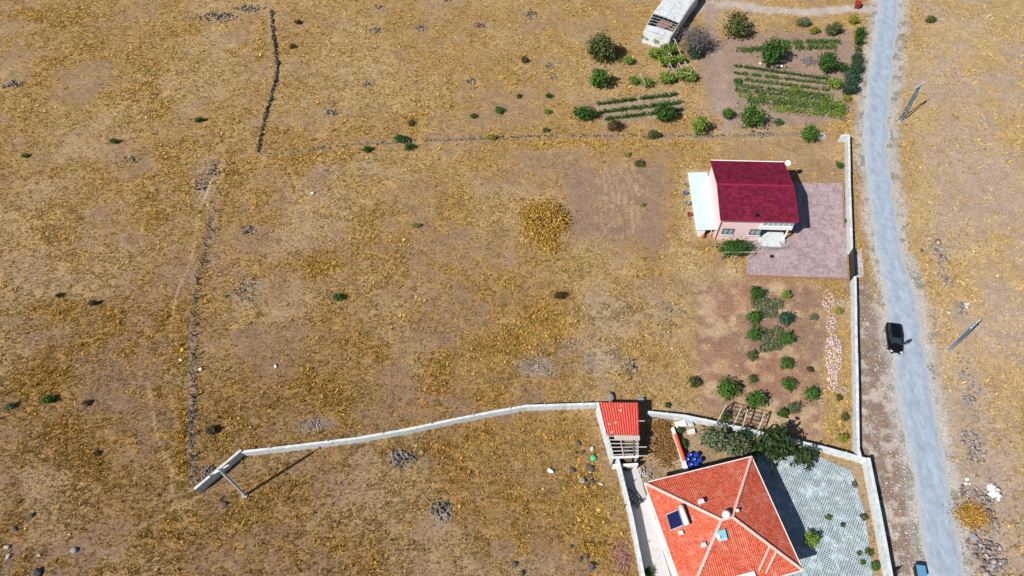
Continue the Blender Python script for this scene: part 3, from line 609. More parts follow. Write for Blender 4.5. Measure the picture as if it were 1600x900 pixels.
M_CAP = mat('faded_ridge_tiles', (.76, .46, .41), .8, .25, 4, .3, 12, dirt=(.8, .62, .58), dscale=2.5, island=.2)
def caps(p, q, par, n=None, rr_=.18):
    p, q = Vector(p), Vector(q); n = n or max(2, int((q-p).length/.42)); d = (q-p)/n
    for k in range(n):
        s = MB(); a, e = p+d*k+UP*.03, p+d*(k+1.1)+UP*.03
        s.tube(a, e, rr_, rr_*.84, 7); s.build('ridge_tile', M_CAP, par, None)
for p, q in ((r0, c00), (r1, c10), (r1, c11), (r0, c01)): caps(q, p, oh)
caps(r0, r1, oh)
# white gutters round the eaves
for p, q in ((c00, c10), (c10, c11), (c11, c01), (c01, c00)):
    d = (q-p).normalized(); nn = Vector((-d.y, d.x, 0)); MB().bar(p+nn*.06-UP*.04-d*.04, q+nn*.06-UP*.04+d*.04, .1, .12).build('gutter', M_WHITE, oh)
def onroof(px, py):
    best = None
    for z in np.arange(oz, hz+.05, .02):
        p = G(px, py, z); q = p-O(0, 0, 0); u, v = q.dot(ux), q.dot(uy)
        zr = oz + (hz-oz)*min(1, min(u, Lx-u)/(Lx/2-.62), min(v, Ly-v)/(Ly/2))
        if best is None or abs(zr-z) < best[0]: best = (abs(zr-z), p)
    return best[1]
def chimney(px, py, s, h, label, cap=True):
    p = onroof(px, py); t = thing('chimney', p, label, 'chimney', 'small chimneys and vents on the orange roof')
    MB().box(p+UP*(h/2-.15), (s, s*.8, h+.3), ux).build('stack', M_WHITE, t)
    if cap: MB().box(p+UP*(h+.06), (s+.16, s*.8+.16, .1), ux).build('cap', M_CONC, t); MB().box(p+UP*(h*.75), (s*.6, s*.8+.02, h*.3), ux).build('opening', M_BLACK, t)
chimney(1094, 786, .4, .55, 'larger white chimney on the far slope of the orange roof')
chimney(1098, 853, .36, .42, 'white chimney sitting on a hip line below the solar heater')
chimney(1063, 834, .32, .32, 'small white vent just below the solar panel on orange roof')
chimney(1151, 799, .3, .4, 'tiny white vent on the right slope of orange roof', False)
p = onroof(1133, 806); t = thing('roof_water_tank', p, 'round white ball tank at the peak of the orange roof', 'tank')
s = MB()
for q in range(8):
    a0, a1 = math.pi*(q/8-.5), math.pi*((q+1)/8-.5); s.tube(p+UP*(.5+.45*math.sin(a0)), p+UP*(.5+.45*math.sin(a1)), max(.02, .45*math.cos(a0)), max(.02, .45*math.cos(a1)), 14, False)
s.build('tank', M_WHITE, t, None, True); MB().tube(p-UP*.1, p+UP*.2, .25).build('stand', M_CONC, t)
# turquoise hood on the near slope
p = onroof(1127, 838); t = thing('roof_hatch', p, 'pale turquoise roof hatch on the near slope of the orange roof', 'roof hatch'); MT = mat('turquoise_sheet', (.20, .52, .62), .5, .15, 4, dirt=(.6, .7, .72), dscale=2)
s = MB(); q = [p+ux*a+uy*e+UP*z for a, e, z in ((-.5, -.5, .55), (.5, -.5, .55), (.45, .5, .2), (-.45, .5, .2))]; s.slab(q, .08); s.build('lid', MT, t)
MB().box(p-UP*.0, (.8, .8, .5), ux).build('frame', M_WHITE, t); MB().box(p-ux*.45+UP*.35, (.3, .5, .3), ux).build('vent_box', M_WHITE, t)
# solar water heater on the left slope
pa, pb, pc_, pd = (onroof(*q) for q in ((1040, 806), (1058, 799), (1066, 823), (1047, 830)))
t = thing('solar_water_heater', pa, 'solar water heater with dark blue panel and white tank on orange roof', 'solar heater')
lift = UP*.35
MB().slab([pa+lift, pb+lift+UP*.25, pc_+lift+UP*.25, pd+lift], .08).build('panel', mat('solar_collector', (.012, .012, .07), .15, .1), t)
f = MB()
for a_, b_ in ((pa, pb), (pb, pc_), (pc_, pd), (pd, pa)):
    la = lift+(UP*.25 if a_ in (pb, pc_) else UP*0); lb = lift+(UP*.25 if b_ in (pb, pc_) else UP*0); f.bar(a_+la, b_+lb, .07, .11)
f.build('panel_frame', M_GALV, t)
e = (pb-pa).normalized(); ta, tb = pb+e*.35+UP*.75-(pc_-pb).normalized()*.25, pc_+e*.35+UP*.75+(pc_-pb).normalized()*.15
MB().tube(ta, tb, .3, None, 16).build('tank', M_WHITE, t, None, True)
for q in (pa, pb, pc_, pd): MB().bar(q-UP*.05, q+lift, .05).build('leg', M_GALV, t)
for q in (ta.lerp(tb, .15), ta.lerp(tb, .85)): MB().bar(q-UP*1.0, q-UP*.25, .05).build('leg', M_GALV, t)
# small gabled bay on the near side with its own ridge tiles, and a white skylight next to it
gp0, gp1, gp2 = onroof(1203, 852), onroof(1184, 893), onroof(1213, 861)
gq = onroof(1195, 897)
MB().slab([gp0+UP*.12, gp2+UP*.12, gq+UP*.35, gp1+UP*.35], .1).build('roof', my_, oh)
caps(gp0+UP*.1, gp1+UP*.33, oh, None, .12); caps(gp2+UP*.1, gq+UP*.33, oh, None, .12)
sp = onroof(1166, 903); MB().box(sp+UP*.2, (1.9, .8, .25), ux).build('skylight', M_WHITE, oh)
for v_ in (3.0, 7.0, 10.5): window(oh, O(.5, v_, 1.9), 1.3, 1.2, 2, -ux, M_WHITE)

# ---------------------------------------------------------------- red shed with the bare frame
z1, z2, z3 = 2.9, 2.65, 2.45
a, b_, c, d, e, f_ = G(934, 629, z1), G(997, 629.5, z1), G(999, 681, z2), G(946, 679.5, z2), G(998, 713, z3), G(957, 715, z3)
shed = thing('red_shed', (d.x, d.y, 0), 'shed with a patchy red corrugated roof and a bare rafter frame in front', 'shed')
rs = MB(); n = 15; prev = None
for k in range(n*2+1):
    t = k/(n*2); hgt = .10*(k % 2); p, q = a.lerp(b_, t)+UP*hgt, d.lerp(c, t)+UP*hgt
    if prev: rs.quad(prev[1], q, p, prev[0])
    prev = (p, q)
def shed_roof_mat():
    m, nt, bb = new_mat('flaking_red_sheet'); L = nt.links; tc = N(nt, 'ShaderNodeTexCoord')
    v = N(nt, 'ShaderNodeTexVoronoi'); v.inputs['Scale'].default_value = 1.0; mp = N(nt, 'ShaderNodeMapping'); mp.inputs['Scale'].default_value = (1.3, 2.0, 1); L.new(tc.outputs['Object'], mp.inputs[0]); L.new(mp.outputs[0], v.inputs[0])
    n1 = N(nt, 'ShaderNodeTexNoise'); n1.inputs['Scale'].default_value = 4; n1.inputs['Detail'].default_value = 6; L.new(tc.outputs['Object'], n1.inputs['Vector'])
    sx = N(nt, 'ShaderNodeSeparateColor'); L.new(v.outputs['Color'], sx.inputs[0])
    sb = N(nt, 'ShaderNodeMath', operation='MULTIPLY_ADD'); sb.inputs[1].default_value = .35; L.new(n1.outputs['Fac'], sb.inputs[0]); L.new(v.outputs['Distance'], sb.inputs[2])
    lt = N(nt, 'ShaderNodeMath', operation='LESS_THAN'); lt.inputs[1].default_value = .38; L.new(sb.outputs[0], lt.inputs[0])
    gt = N(nt, 'ShaderNodeMath', operation='GREATER_THAN'); gt.inputs[1].default_value = .45; L.new(sx.outputs[0], gt.inputs[0])
    mu = N(nt, 'ShaderNodeMath', operation='MULTIPLY'); L.new(lt.outputs[0], mu.inputs[0]); L.new(gt.outputs[0], mu.inputs[1])
    cr = N(nt, 'ShaderNodeValToRGB'); cr.color_ramp.elements[0].position = .3; cr.color_ramp.elements[0].color = (.46, .045, .035, 1); cr.color_ramp.elements[1].position = .75; cr.color_ramp.elements[1].color = (.74, .12, .085, 1); L.new(n1.outputs['Fac'], cr.inputs[0])
    mx = N(nt, 'ShaderNodeMix', data_type='RGBA'); L.new(mu.outputs[0], mx.inputs[0]); L.new(cr.outputs[0], mx.inputs[6]); mx.inputs[7].default_value = (.78, .66, .66, 1)
    L.new(mx.outputs[2], bb.inputs['Base Color']); bb.inputs['Roughness'].default_value = .55; return m
rs.build('roof', shed_roof_mat(), shed)
MB().bar(a+UP*.02, d+UP*.02, .14, .16).build('barge_board', M_WHITE, shed)
def wseg(p, q, zt0, zt1, th, par, m, z0=-.1):
    d_ = (q-p); d_.z = 0; d_.normalize(); nn = Vector((-d_.y, d_.x, 0))*th/2
    MB().prism([tuple(x)[:2] for x in (p+nn, p-nn, q-nn, q+nn)], z0, [zt0, zt0, zt1, zt1]).build('wall', m, par)
ins = Vector((.12, 0, 0))
wseg(a+ins, f_+ins, z1-.1, z3-.05, .2, shed, M_CONC); wseg(b_-ins, e-ins, z1-.1, z3-.05, .2, shed, mat('bare_block', (.36, .34, .33), .95, .25, 3, .3, 8)); wseg(a+ins*2-Vector((0, .12, 0)), b_-ins*2-Vector((0, .12, 0)), z1-.14, z1-.14, .2, shed, M_WHITE)
for k in range(6):
    t = (k+.3)/6; MB().bar(d.lerp(f_, t)-UP*.02, c.lerp(e, t)-UP*.02, .1, .12).build('rafter', M_PALEWOOD, shed)
for t in (.42, .82): MB().bar(d.lerp(c, t)+UP*.1, f_.lerp(e, t)+UP*.1, .1, .1).build('purlin', M_WOOD if t > .6 else M_PALEWOOD, shed)
MB().bar(f_-UP*.05, e-UP*.05, .22, .25).build('lintel', M_WHITE, shed); fl = f_.lerp(e, .5)
MB().bar(d.lerp(c, .25)+UP*.12+Vector((0, -.35, 0)), c+UP*.12+Vector((0, -.3, 0)), .55, .05).build('ceiling_sheet', M_PALEWOOD, shed)
wseg(f_+Vector((.2, -.4, 0)), e+Vector((0, -.6, 0)), 1.0, 1.5, .25, shed, M_WHITE)
MB().box(((d.x+c.x)/2+.2, (d.y+f_.y)/2, .35), (1.6, 1.2, .5)).build('workbench', M_WOOD, shed); MB().prism([tuple(q_)[:2] for q_ in (d, c, e, f_)], -.05, .035).build('floor', mat('dark_earth_floor', (.09, .08, .075), .95), shed)
for t_ in (.55, .98): MB().bar(c.lerp(e, t_)-Vector((.2, 0, 0)), c.lerp(e, t_)+Vector((.9, 0, 0)), .1).build('beam_end', M_PALEWOOD, shed)
MB().bar(b_.lerp(c, .55)-Vector((.3, 0, .05)), b_.lerp(c, .55)+Vector((.7, 0, -.05)), .1).build('beam_end', M_PALEWOOD, shed)
# cardboard crate and metal stair in the alley
p = G(980, 729); t = thing('open_carton', p, 'brown open carton on the alley floor just below the red shed', 'carton')
MC = mat('brown_card', (.14, .085, .065), .85); s = MB()
for sx_, sy_, w_, l_ in ((0, -.4, 1.0, .05), (0, .4, 1.0, .05), (-.5, 0, .05, .75), (.5, 0, .05, .75)): s.box(p+Vector((sx_, sy_, .35)), (w_, l_, .7))
s.box(p+UP*.04, (.9, .7, .06)); s.build('box', MC, t); MB().slab([p+Vector(q) for q in ((-.5, .42, .7), (.5, .42, .7), (.55, .9, .95), (-.45, .9, .95))], .03).build('flap', MC, t)
p0, p1 = G(977, 771), G(1001, 789); t = thing('metal_stair', p0, 'dark metal stair frame lying across the alley floor', 'stair frame'); s = MB(); dd = (p1-p0).normalized(); nn = Vector((-dd.y, dd.x, 0))
for o_ in (-.45, .45): MB().bar(p0+nn*o_+UP*.9, p1+nn*o_+UP*.15, .09, .14).build('stringer', M_BLACK, t)
for q in range(6): MB().bar((p0+nn*.45+UP*.9).lerp(p1+nn*.45+UP*.15, (q+.5)/6), (p0-nn*.45+UP*.9).lerp(p1-nn*.45+UP*.15, (q+.5)/6), .09, .05).build('tread', M_BLACK, t)
q0, q1 = G(975, 793), G(1003, 786); r_ = MB(); r_.bar(q0+UP*1.1, q1+UP*1.1, .09)
for q in range(6): r_.bar(q0.lerp(q1, q/5), q0.lerp(q1, q/5)+UP*1.1, .05)
tag(r_.build('railing', M_BLACK, None, q0), 'dark metal railing crossing the alley below the stair frame', 'railing')

# ---------------------------------------------------------------- house garden: coped wall, barrels, sheets, arbor
p0, p1 = G(1049, 672), G(1071, 737); t = thing('tile_topped_wall', p0, 'low garden wall topped with orange tiles between barrels and dry weeds', 'wall')
dd = (p1-p0); L_ = dd.length; dd.normalize()
MB().box((p0+p1)/2+UP*.4, (L_, .3, 1.0), dd).build('wall', M_WHITE, t)
MOT = mat('orange_coping', (.62, .11, .05), .8, .25, 3)
for k in range(9):
    q = p0+dd*(L_*(.18+.07*k)); MB().tube(q+UP*.93, q+dd*L_*.068+UP*.95, .25, .22, 8).build('coping_tile', MOT, t)
M_BLUE = mat('blue_plastic', (.015, .05, .36), .35, .15, 3)
BAR = 'blue barrels beside the tile-topped garden wall'
for k, (x, y, lab) in enumerate(((1072, 717, 'blue barrel touching the tile-topped wall, leftmost of the cluster'), (1076, 710, 'blue barrel at the top left of the barrel cluster'), (1086, 710, 'blue barrel at the top right of the barrel cluster'), (1082, 717, 'blue barrel in the middle of the barrel cluster'),
                               (1091, 718, 'blue barrel standing outermost on the right of the cluster'), (1077, 725, 'blue barrel at the bottom left, nearest the orange roof'), (1086, 724, 'blue barrel at the bottom right of the cluster by the house shadow'))):
    p = G(x, y+4); t = thing('barrel', p, lab, 'barrel', BAR); s = MB()
    pr = [(.0, .26), (.05, .29), (.28, .31), (.3, .325), (.34, .31), (.58, .31), (.6, .325), (.64, .31), (.86, .29), (.9, .25)]
    for (h0, q0_), (h1, q1_) in zip(pr[:-1], pr[1:]): s.tube(p+UP*h0, p+UP*h1, q0_, q1_, 14, False)
    s.build('drum', M_BLUE, t, None, True); MB().tube(p+UP*.86, p+UP*.885, .24, None, 14).build('lid', M_BLUE, t)
    if k in (0, 1, 3, 5): MB().tube(p+UP*.885+Vector((.08, -.05, 0)), p+UP*.93+Vector((.08, -.05, 0)), .07, None, 8).build('bung', M_WHITE, t)
M_SHEET = mat('offcut_sheet', (.70, .66, .62), .8, .15, 2, dirt=(.4, .36, .33)); M_BSHEET = mat('bluish_sheet', (.45, .52, .58), .6, .3, 3)
for pts, hh, m, lab in ((((1052, 662), (1068, 659), (1072, 668), (1056, 672)), .55, M_SHEET, 'cream board lying at the head of the tile-topped wall'),
                        (((1072, 674), (1084, 671), (1085, 680), (1073, 681)), .4, M_SHEET, 'square white board right of the cream board'),
                        (((1053, 652), (1062, 650), (1064, 658), (1054, 659)), .5, M_PALEWOOD, 'grey crate lid leaning near the bend of the white wall'),
                        (((1065, 655), (1080, 658), (1083, 668), (1070, 668)), .5, M_BSHEET, 'crumpled bluish plastic sheet between the white boards')):
    q = [G(x, y) for x, y in pts]; c_ = sum(q, Vector())/4
    s = MB(); s.slab([v_+UP*(hh+random.uniform(-.2, .2)) for v_ in (q if m is M_BSHEET else q)], .06); s.prism([tuple(c_+(v_-c_)*.7)[:2] for v_ in q], -.05, hh*.6)
    tag(s.build('board', m, None, c_), lab, 'board')
# arbor of pale beams against the white wall
ARB = [((1122, 657), (1134, 633)), ((1147, 662), (1157, 639)), ((1160, 666), (1167, 641)), ((1184, 672), (1193, 648))]
p0 = G(1122, 660); t = thing('arbor_frame', p0, 'arbor of pale beams and dark sticks leaning over the white wall in orchard', 'arbor')
nb, fb = [G(*q[0], 2.1) for q in ARB], [G(*q[1], 2.1) for q in ARB]
for a_, b2 in zip(nb, fb):
    MB().bar(a_+UP*.22, b2+UP*.22, .13).build('beam', M_PALEWOOD, t); MB().bar(Vector((a_.x, a_.y, 0)), a_, .1).build('post', M_PALEWOOD, t); MB().bar(Vector((b2.x, b2.y, 0)), b2, .1).build('post', M_WOOD, t)
for k in range(5):
    s_ = k/4; MB().bar(nb[0].lerp(fb[0], s_)+UP*.09, nb[3].lerp(fb[3], s_)+UP*(.09+random.uniform(-.03, .05)), .05).build('stick', M_WOOD, t)
for k in range(6):
    s_ = (k+.5)/6; MB().bar(nb[0].lerp(nb[3], s_)+UP*.14, fb[0].lerp(fb[3], s_+random.uniform(-.05, .05))+UP*.14, .04).build('stick', M_WOOD, t)

# ---------------------------------------------------------------- utility poles
p = G(383, 774); t = thing('utility_pole', p, 'T-shaped concrete power pole rising over the dark end of the curved wall', 'utility pole', 'power poles')
top = p+UP*8.7
MB().bar(p-UP*.1, top, .24).build('shaft', mat('pole_concrete', (.42, .44, .45), .85, .15, 3), t)
MB().box(p+UP*.1, (.62, .62, .24)).build('foot', mat('pole_foot', (.40, .37, .35), .95), t)
e0, e1 = G(321, 738, 8.55), G(348, 722, 8.55); dirn = (e1-e0).normalized()
MB().bar(top-dirn*1.15-UP*.15, top+dirn*1.15-UP*.15, .13, .14).build('crossarm', M_WHITE, t)
for s_ in (-1.05, 0, 1.05):
    q = top+dirn*s_; MB().tube(q-UP*.06, q+UP*.28, .07, .05, 8).build('insulator', mat('brown_glaze', (.10, .06, .05), .2), t)
def lattice(base, topp, h, wb, wt_, label):
    p = G(*base); q = G(*topp, h); ln = Vector((q.x-p.x, q.y-p.y, 0)); t = thing('lattice_pole', p, label, 'utility pole', 'power poles')
    side = Vector((.8, .6, 0)); sd2 = Vector((-.6, .8, 0)); m = M_POLE
    def leg(s1, s2, f): 
        w_ = (wb+(wt_-wb)*f)/2; return p+ln*f+UP*h*f+side*s1*w_+sd2*s2*w_*.45
    for s1 in (-1, 1):
        for s2 in (-1, 1): MB().bar(leg(s1, s2, 0)-UP*.1, leg(s1, s2, 1), .1).build('leg', m, t)
    n = 11
    for k in range(n):
        f0, f1 = k/n, (k+1)/n
        for s2 in (-1, 1):
            s = MB(); s.bar(leg(-1 if k % 2 else 1, s2, f0), leg(1 if k % 2 else -1, s2, f1), .055); s.bar(leg(-1, s2, f0), leg(1, s2, f0), .045); s.build('bracing', m, t)
    MB().bar(p+ln+UP*h-side*.9, p+ln+UP*h+side*.9, .12).build('crossarm', m, t)
    for s_ in (-.85, -.3, .3, .85):
        c_ = p+ln+UP*h+side*s_; MB().tube(c_, c_+UP*.3, .06, .05, 8).build('insulator', M_WHITE, t)
    MB().box(p+UP*.06, (wb+.2, wb*.45+.3, .18), side).build('foot', mat('pole_foot', (.40, .37, .35), .95), t)
lattice((1408, 188), (1437, 134), 6.9, 1.05, .45, 'blue grey lattice power pole beside the upper road with a thin dark shadow')
lattice((1483, 547), (1523, 507), 6.5, .6, .45, 'blue grey lattice power pole in the right field beside the parked black car')

# ---------------------------------------------------------------- black car with its driver door open
def car():
    p = G(1393.5, 532); fwd = (G(1407, 560)-G(1399, 505)); fwd.z = 0; fwd.normalize(); lt = Vector((-fwd.y, fwd.x, 0))      # nose towards the camera
    z0 = .06; t = thing('parked_car', p+UP*z0, 'black estate car stopped on the road with its driver door open', 'car')
    paint = mat('black_paint', (.006, .006, .008), .12, .05); glass = mat('car_glass', (.02, .035, .045), .04, .05); chrome = mat('chrome', (.7, .72, .74), .15, .05, metal=.9); tyre = mat('tyre', (.015, .015, .015), .9)
    def W(x, y, z): return p + fwd*x + lt*y + UP*(z+z0)
    # lower body: stations (x, half width, bottom, belt height, crown height)
    S = [(-2.25, .62, .45, .72, .78), (-2.15, .80, .32, .86, .93), (-1.7, .90, .22, .93, .98), (-.8, .92, .2, .95, 1.0), (.3, .92, .2, .94, 1.0), (1.0, .91, .2, .90, 1.0), (1.5, .89, .22, .84, .93), (2.0, .82, .26, .74, .82), (2.22, .66, .36, .62, .68), (2.28, .5, .42, .56, .60)]
    b = MB(); ring = []
    for x, hw_, bt, bl_, cr_ in S:
        pts = [(-hw_*.86, bt), (-hw_*.98, bt+.14), (-hw_, (bt+bl_)/2), (-hw_*.97, bl_-.05), (-hw_*.88, bl_), (-hw_*.45, cr_), (0, cr_+.02), (hw_*.45, cr_), (hw_*.88, bl_), (hw_*.97, bl_-.05), (hw_, (bt+bl_)/2), (hw_*.98, bt+.14), (hw_*.86, bt)]
        ring.append([len(b.v)+q for q in range(len(pts))]); b.v += [W(x, y, z) for y, z in pts]
    for ra, rb in zip(ring[:-1], ring[1:]):
        n = len(ra)
        for q in range(n): j = (q+1) % n; b.f.append((ra[q], rb[q], rb[j], ra[j]))
    b.f.append(tuple(ring[0])); b.f.append(tuple(ring[-1][::-1])); body = b.build('body', paint, t, None, True)
    # cabin: glasshouse and roof
    g = MB(); lo = [(1.12, .72, .95), (.2, .83, .98), (-1.0, .83, .98), (-2.02, .74, .93)]; hi = [(.42, .60, 1.40), (.1, .64, 1.46), (-1.1, .64, 1.47), (-1.78, .57, 1.40)]
    for i in range(3):
        for s in (-1, 1):
            q = [W(lo[i][0], s*lo[i][1], lo[i][2]), W(lo[i+1][0], s*lo[i+1][1], lo[i+1][2]), W(hi[i+1][0], s*hi[i+1][1], hi[i+1][2]), W(hi[i][0], s*hi[i][1], hi[i][2])]
            MB().quad(*(q if s > 0 else q[::-1])).build('side_window', glass, t)
    MB().quad(W(1.12, -.72, .95), W(1.12, .72, .95), W(.42, .60, 1.40), W(.42, -.60, 1.40)).build('windscreen', glass, t)
    MB().quad(W(-2.02, .74, .93), W(-2.02, -.74, .93), W(-1.78, -.57, 1.40), W(-1.78, .57, 1.40)).build('rear_window', glass, t)
    r = MB(); xs = [.45, .38, .1, -.5, -1.1, -1.6, -1.84]; hs = [1.395, 1.43, 1.47, 1.50, 1.49, 1.44, 1.39]; ws = [.60, .62, .65, .66, .66, .61, .56]; k0 = None; M = 7
    for x, h, w_ in zip(xs, hs, ws):
        k = len(r.v)
        for q in range(M): y = -1+2*q/(M-1); r.v.append(W(x, y*w_, h-.06*y*y))
        if k0 is not None:
            for q in range(M-1): r.f.append((k0+q, k+q, k+q+1, k0+q+1))
        k0 = k
    r.build('roof', paint, t, None, True)
    for s in (-1, 1):
        MB().bar(W(.2, s*.62, 1.49), W(-1.6, s*.60, 1.47), .05).build('roof_rail', M_BLACK, t)
        MB().bar(W(1.14, s*.74, .94), W(.42, s*.61, 1.41), .06).build('pillar', paint, t); MB().bar(W(-.35, s*.84, .97), W(-.4, s*.66, 1.45), .07).build('pillar', paint, t); MB().bar(W(-2.02, s*.75, .92), W(-1.78, s*.58, 1.4), .09).build('pillar', paint, t)
        MB().box(W(2.08, s*.62, .66), (.24, .3, .13), fwd).build('headlight', mat('lamp_glass', (.75, .78, .8), .1, .05), t)
        MB().box(W(-2.13, s*.68, .8), (.14, .2, .2), fwd).build('tail_light', mat('tail_glass', (.25, .01, .01), .15), t)
        m_ = MB().box(W(.85, s*1.02, .98), (.12, .22, .14), fwd).build('mirror', paint, t)
        for x in (1.38, -1.4):
            wh = MB().tube(W(x, s*.70, .31), W(x, s*.93, .31), .315, .315, 20).build('wheel', tyre, t); MB().tube(W(x, s*.92, .31), W(x, s*.945, .31), .2, .19, 14).build('rim', chrome, wh)
    MB().box(W(2.27, 0, .40), (.1, 1.0, .2), fwd).build('bumper', paint, t); MB().box(W(2.29, 0, .56), (.06, .8, .1), fwd).build('grille', chrome, t); MB().box(W(2.335, 0, .42), (.02, .5, .11), fwd).build('number_plate', M_WHITE, t)
    MB().box(W(-2.27, 0, .55), (.08, 1.2, .25), fwd).build('bumper', paint, t)
    # open door: hinged ahead of the driver, swung out about 60 degrees
    h0 = W(.82, .93, 0); an = math.radians(62); dv = (-fwd*math.cos(an)+lt*math.sin(an)).normalized()
    dr = MB().bar(h0+UP*.62, h0+dv*1.1+UP*.62, .1, .72).build('door', paint, t)
    MB().quad(h0+dv*.1+UP*.98, h0+dv*1.08+UP*.98, h0+dv*.95+UP*1.42-lt*.12, h0+dv*.5+UP*1.40-lt*.12).build('door_window', glass, dr)
    MB().bar(h0+dv*.08+UP*.98, h0+dv*.5+UP*1.42-lt*.12, .05).bar(h0+dv*.5+UP*1.42-lt*.12, h0+dv*.97+UP*1.43-lt*.12, .05).bar(h0+dv*.97+UP*1.43-lt*.12, h0+dv*1.09+UP*.98, .05).build('door_frame', paint, dr)
    MB().box(h0+dv*.92+UP*.85+fwd*.07, (.2, .04, .04), dv).build('handle', paint, dr)
car()

# ---------------------------------------------------------------- rubbish containers
def dumpster(px, py, ang, body, lid, label):
    p = G(px, py); u = Vector((math.cos(ang), math.sin(ang), 0)); v = Vector((-u.y, u.x, 0)); t = thing('waste_container', p, label, 'waste container')
    s = MB(); lo = [(-.5, -.38), (.5, -.38), (.5, .38), (-.5, .38)]; k = len(s.v)
    for a_, b2 in lo: s.v.append(p+u*a_+v*b2+UP*.2)
    for a_, b2 in lo: s.v.append(p+u*a_*1.22+v*b2*1.25+UP*1.05)
    for q in range(4): s.f.append((q, (q+1) % 4, 4+(q+1) % 4, 4+q))
    s.f += [(3, 2, 1, 0), (4, 5, 6, 7)]; s.build('bin', body, t)
    MB().box(p+UP*1.11, (1.26, 1.02, .1), u).build('lid', lid, t); MB().tube(p+u*.64+v*.5+UP*1.12, p-u*.64+v*.5+UP*1.12, .05).build('hinge', M_BLACK, t)
    for a_, b2 in lo: MB().tube(p+u*a_*.85+v*(b2*.85-.03)+UP*.1, p+u*a_*.85+v*(b2*.85+.03)+UP*.1, .1, None, 10).build('wheel', M_BLACK, t)
dumpster(1432, 896, 1.45, mat('dark_bin', (.02, .025, .03), .6), mat('sky_blue_plastic', (.09, .29, .47), .5, .1), 'waste container with a sky blue lid on the verge at bottom edge')
dumpster(1338, 12, 1.1, mat('red_bin', (.22, .02, .02), .5), mat('red_lid', (.30, .03, .03), .5), 'dark red waste container at the track mouth by the upper road')

# ---------------------------------------------------------------- tumbledown greenhouse-like shack at the top
gh = thing('ruined_shack', G(1020, 60), 'tumbledown white roofed shack with bare trusses, cut by the top edge', 'shack')
zs = 2.7; Lp = [G(x, y, zs) for x, y in ((1007, 46), (1020, 21), (1040, -6), (1056, -28))]; Rp = [G(x, y, zs) for x, y in ((1047, 59), (1061, 36), (1075, 14), (1093, -11))]
M_SHACK = mat('white_tarpaulin', (.60, .63, .67), .6, .2, 2, .3, 3, dirt=(.34, .31, .29), dscale=.9, damt=.8, island=.12)
def shack_bay(a_, b2, c_, d_, n=2):
    for k in range(n):
        s = MB(); f0, f1 = k/n, (k+1)/n-.008; bow = lambda t: UP*(.14*math.sin(math.pi*t)+.05*math.sin(t*23))
        s.slab([a_.lerp(b2, f0)+bow(f0), a_.lerp(b2, f1)+bow(f1), d_.lerp(c_, f1)+bow(f1), d_.lerp(c_, f0)+bow(f0)], .05); s.build('roof_sheet', M_SHACK, gh)
shack_bay(Lp[1], Rp[1], Rp[2], Lp[2]); shack_bay(Lp[2], Rp[2], Rp[3], Lp[3])
m0, m1 = Lp[0].lerp(Lp[1], .28), Rp[0].lerp(Rp[1], .36)
shack_bay(Lp[0], Rp[0], m1, m0, 2)
for k in range(5):
    t = k/4; a_, b2 = m0.lerp(Lp[1], t), m1.lerp(Rp[1], t); s = MB(); bow = lambda f: UP*.14*math.sin(math.pi*f); n = 6
    for q in range(n):
        s.bar(a_.lerp(b2, q/n)+bow(q/n), a_.lerp(b2, (q+1)/n)+bow((q+1)/n), .07); s.bar(a_.lerp(b2, q/n)+bow(q/n), a_.lerp(b2, (q+.5)/n)-UP*.1, .04); s.bar(a_.lerp(b2, (q+.5)/n)-UP*.1, a_.lerp(b2, (q+1)/n)+bow((q+1)/n), .04)
    s.build('truss', M_GALV, gh)
for P_ in (Lp, Rp):
    for k in range(3): wseg(P_[k], P_[k+1], zs-.1, zs-.1, .12, gh, M_SHACK)
wseg(Lp[0], Rp[0], zs-.1, zs-.1, .12, gh, M_SHACK)
q = G(1035, 42); MB().box(q+UP*.3, (3, 2.2, .6), (.8, .5, 0)).build('brick_heap', mat('old_brick', (.38, .17, .13), .9, .4, 4, .6, 6), gh)

# ---------------------------------------------------------------- stones
def ico(sub):
    bm = bmesh.new(); bmesh.ops.create_icosphere(bm, subdivisions=sub, radius=1); V = np.array([v.co[:] for v in bm.verts]); F = np.array([[v.index for v in f.verts] for f in bm.faces]); bm.free(); return V, F
ICO1, ICO2 = ico(1), ico(2)
def rock_v(base, r, sq=.7):
    V = base[0].copy(); k = RNG.normal(size=3)*3
    s = 1 + .5*np.array([mnoise.noise(Vector(v*1.3+k)) for v in V]); V = V*s[:, None]
    for q in range(6):                                   # split faces
        n = RNG.normal(size=3); n /= np.linalg.norm(n); d = V@n; c = RNG.uniform(.45, .75); V = V - np.maximum(d-c, 0)[:, None]*n
    V = V*np.array([1, RNG.uniform(.65, 1), RNG.uniform(.5, .85)*sq/.7]); a = RNG.uniform(0, 6.28); c, s_ = math.cos(a), math.sin(a)
    return (V@np.array([[c, s_, 0], [-s_, c, 0], [0, 0, 1]]))*r
def rock(px, py, r, label, m=None, group='loose boulders in the dry fields', cat='boulder', sq=.7, flat=1):
    p = G(px, py); r *= .7; V = rock_v(ICO2, r, sq); V[:, 2] = V[:, 2]*flat + r*.28*flat
    tag(link('boulder', np_mesh('boulder', V, ICO2[1]), m or mat('boulder_basalt', (.10, .089, .09), .95, .4, 2.5, .5, 9, dirt=(.21, .185, .175), dscale=2.0, damt=.7), None, p), label, cat, group)
